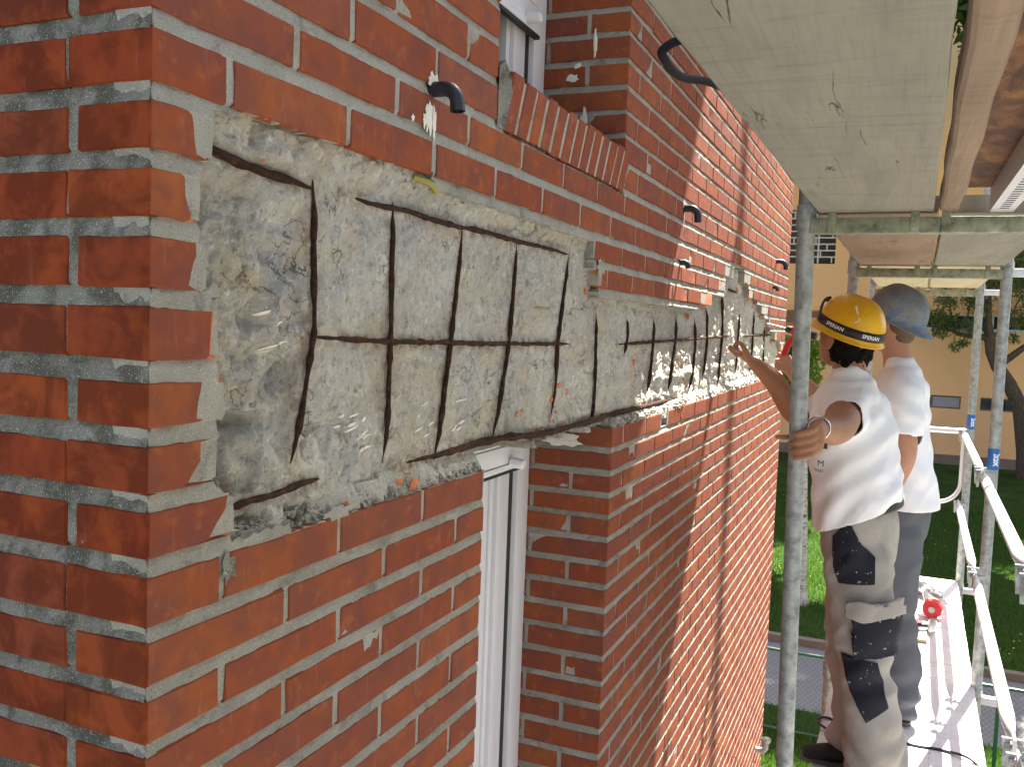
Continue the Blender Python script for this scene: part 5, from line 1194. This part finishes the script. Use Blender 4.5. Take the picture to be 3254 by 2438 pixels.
mb = MB(); ell(mb, HC-hf*.030+hu*.012, hf, hl, hu, (.077, .0765, .066)); ell(mb, HC-hf*.060-hu*.030, hf, hl, hu, (.038, .056, .034)); V, N, F = fuse(mb, .005, 2); mobj('hair', V, F, 'hair_short', p2, True)
helmet(p2, (3.418, -.718, .092), math.radians(62), math.radians(24), .128, .108, .136, 'helmet_grey', math.pi, .040)

# --- hammer drill held at the wall
dr = thing('rotary_hammer', (3.60, -.33, .0), 'red rotary hammer with a long steel bit held against the wall', 'power tool')
A, B = Vector((3.62, -.165, .047)), Vector((3.58, -.38, .0)); ax = (B-A).normalized()
auto_smooth(MB().tube([A, A+ax*.09], [.005, .005], 10).obj('bit', 'tool_steel', dr), 60); auto_smooth(MB().tube([A+ax*.09, A+ax*.10, A+ax*.125], [.010, .016, .018], 14).obj('chuck', 'tool_dark', dr), 60)
auto_smooth(MB().tube([A+ax*.120, A+ax*.14, A+ax*.19, A+ax*.205], [.020, .030, .032, .022], 16).obj('housing', 'tool_red', dr), 60); auto_smooth(MB().tube([A+ax*.200, A+ax*.235], [.020, .017], 12).obj('rear_cap', 'tool_dark', dr), 60)
auto_smooth(MB().tube(smooth_path([A+ax*.14-VZ_*.02, Vector((3.59, -.268, -.045)), Vector((3.58, -.255, -.085)), Vector((3.575, -.245, -.115))], 5), .014, 12).obj('side_handle', 'tool_red', dr), 60); auto_smooth(MB().tube([(3.575, -.246, -.112), (3.572, -.236, -.135), (3.57, -.225, -.155)], [.017, .019, .012], 12).obj('grip_end', 'tool_dark', dr), 60)

# --- tools lying on the walkway
TZ = -1.612
br = thing('breaker_drill', (5.4, -.98, TZ), 'black and steel drill lying on the far planks with its bit pointing outward', 'power tool')
A, B = Vector((5.66, -.86, TZ+.06)), Vector((5.14, -1.115, TZ+.035)); ax = (B-A).normalized()
auto_smooth(MB().tube([A, A+ax*.02, A+ax*.20, A+ax*.24], [.03, .045, .045, .036], 16).obj('housing', 'tool_dark', br), 60); auto_smooth(MB().tube([A+ax*.24, A+ax*.27, A+ax*.33, A+ax*.36], [.038, .040, .034, .026], 16).obj('collar', 'tool_steel', br), 60)
auto_smooth(MB().tube([A+ax*.36, A+ax*.44, A+ax*.46], [.026, .030, .016], 14).obj('chuck', 'tool_steel', br), 60); auto_smooth(MB().tube([A+ax*.46, A+ax*.58], [.008, .006], 10).obj('bit', 'tool_steel', br), 60)
auto_smooth(MB().tube([A+ax*.04+VZ_*.03, A+ax*.02+VZ_*.03+Vector((.10, .03, 0)), A+Vector((.14, .02, -.02))], .02, 12).obj('handle', 'tool_dark', br), 60)
hm = thing('hammer', (4.7, -.95, TZ), 'small steel hammer with a red dot on its head lying on the planks', 'hammer')
auto_smooth(MB().tube([(4.66, -.80, TZ+.02), (4.70, -.93, TZ+.024), (4.73, -.99, TZ+.024)], [(.012, .016)]*3, 12).obj('handle', 'tool_dark', hm), 60)
auto_smooth(MB().tube([(4.62, -.99, TZ+.026), (4.66, -.995, TZ+.026), (4.72, -1.0, TZ+.026), (4.78, -1.005, TZ+.026), (4.80, -1.007, TZ+.026)], [.010, .018, .024, .022, .022], 14).obj('head', 'tool_steel', hm), 60)
MB().tube([(4.70, -.93, TZ+.040), (4.70, -.93, TZ+.044)], .020, 16).obj('dot', 'tool_red', hm)
tp = thing('grinder_guard', (4.98, -1.0, TZ), 'red round grinder with a white handle standing beside the hammer', 'power tool')
auto_smooth(MB().tube([(4.94, -1.005, TZ+.055), (4.97, -1.01, TZ+.055), (5.0, -1.015, TZ+.055)], [.052, .056, .050], 24).obj('disc_guard', 'tool_red', tp), 40); auto_smooth(MB().tube([(4.93, -1.003, TZ+.055), (4.942, -1.004, TZ+.055)], .018, 14).obj('hub', 'tool_steel', tp), 40)
auto_smooth(MB().tube([(4.98, -.98, TZ+.09), (5.06, -.965, TZ+.125), (5.10, -.96, TZ+.13)], [.017, .016, .012], 12).obj('handle', 'shoe_white', tp), 60)
tag(MB().box((4.46, -.97, TZ), (4.54, -.82, TZ+.018), .003).obj('wood_offcut', 'wood_pink'), 'short flat wooden offcut lying next to the hammer', 'offcut')
# tap on the wall low down
tapo = thing('wall_tap', (5.5, -.03, -2.84), 'small grey pipe stub with a cup end low on the brick wall', 'pipe')
auto_smooth(MB().tube([(5.5, .02, -2.86), (5.5, -.05, -2.86), (5.5, -.065, -2.84), (5.5, -.065, -2.80)], .02, 14).obj('elbow', 'galvanised', tapo), 60); auto_smooth(MB().tube([(5.5, -.065, -2.80), (5.5, -.065, -2.795), (5.5, -.065, -2.77)], [.02, .032, .034], 16, False).obj('cup', 'galvanised', tapo), 60)
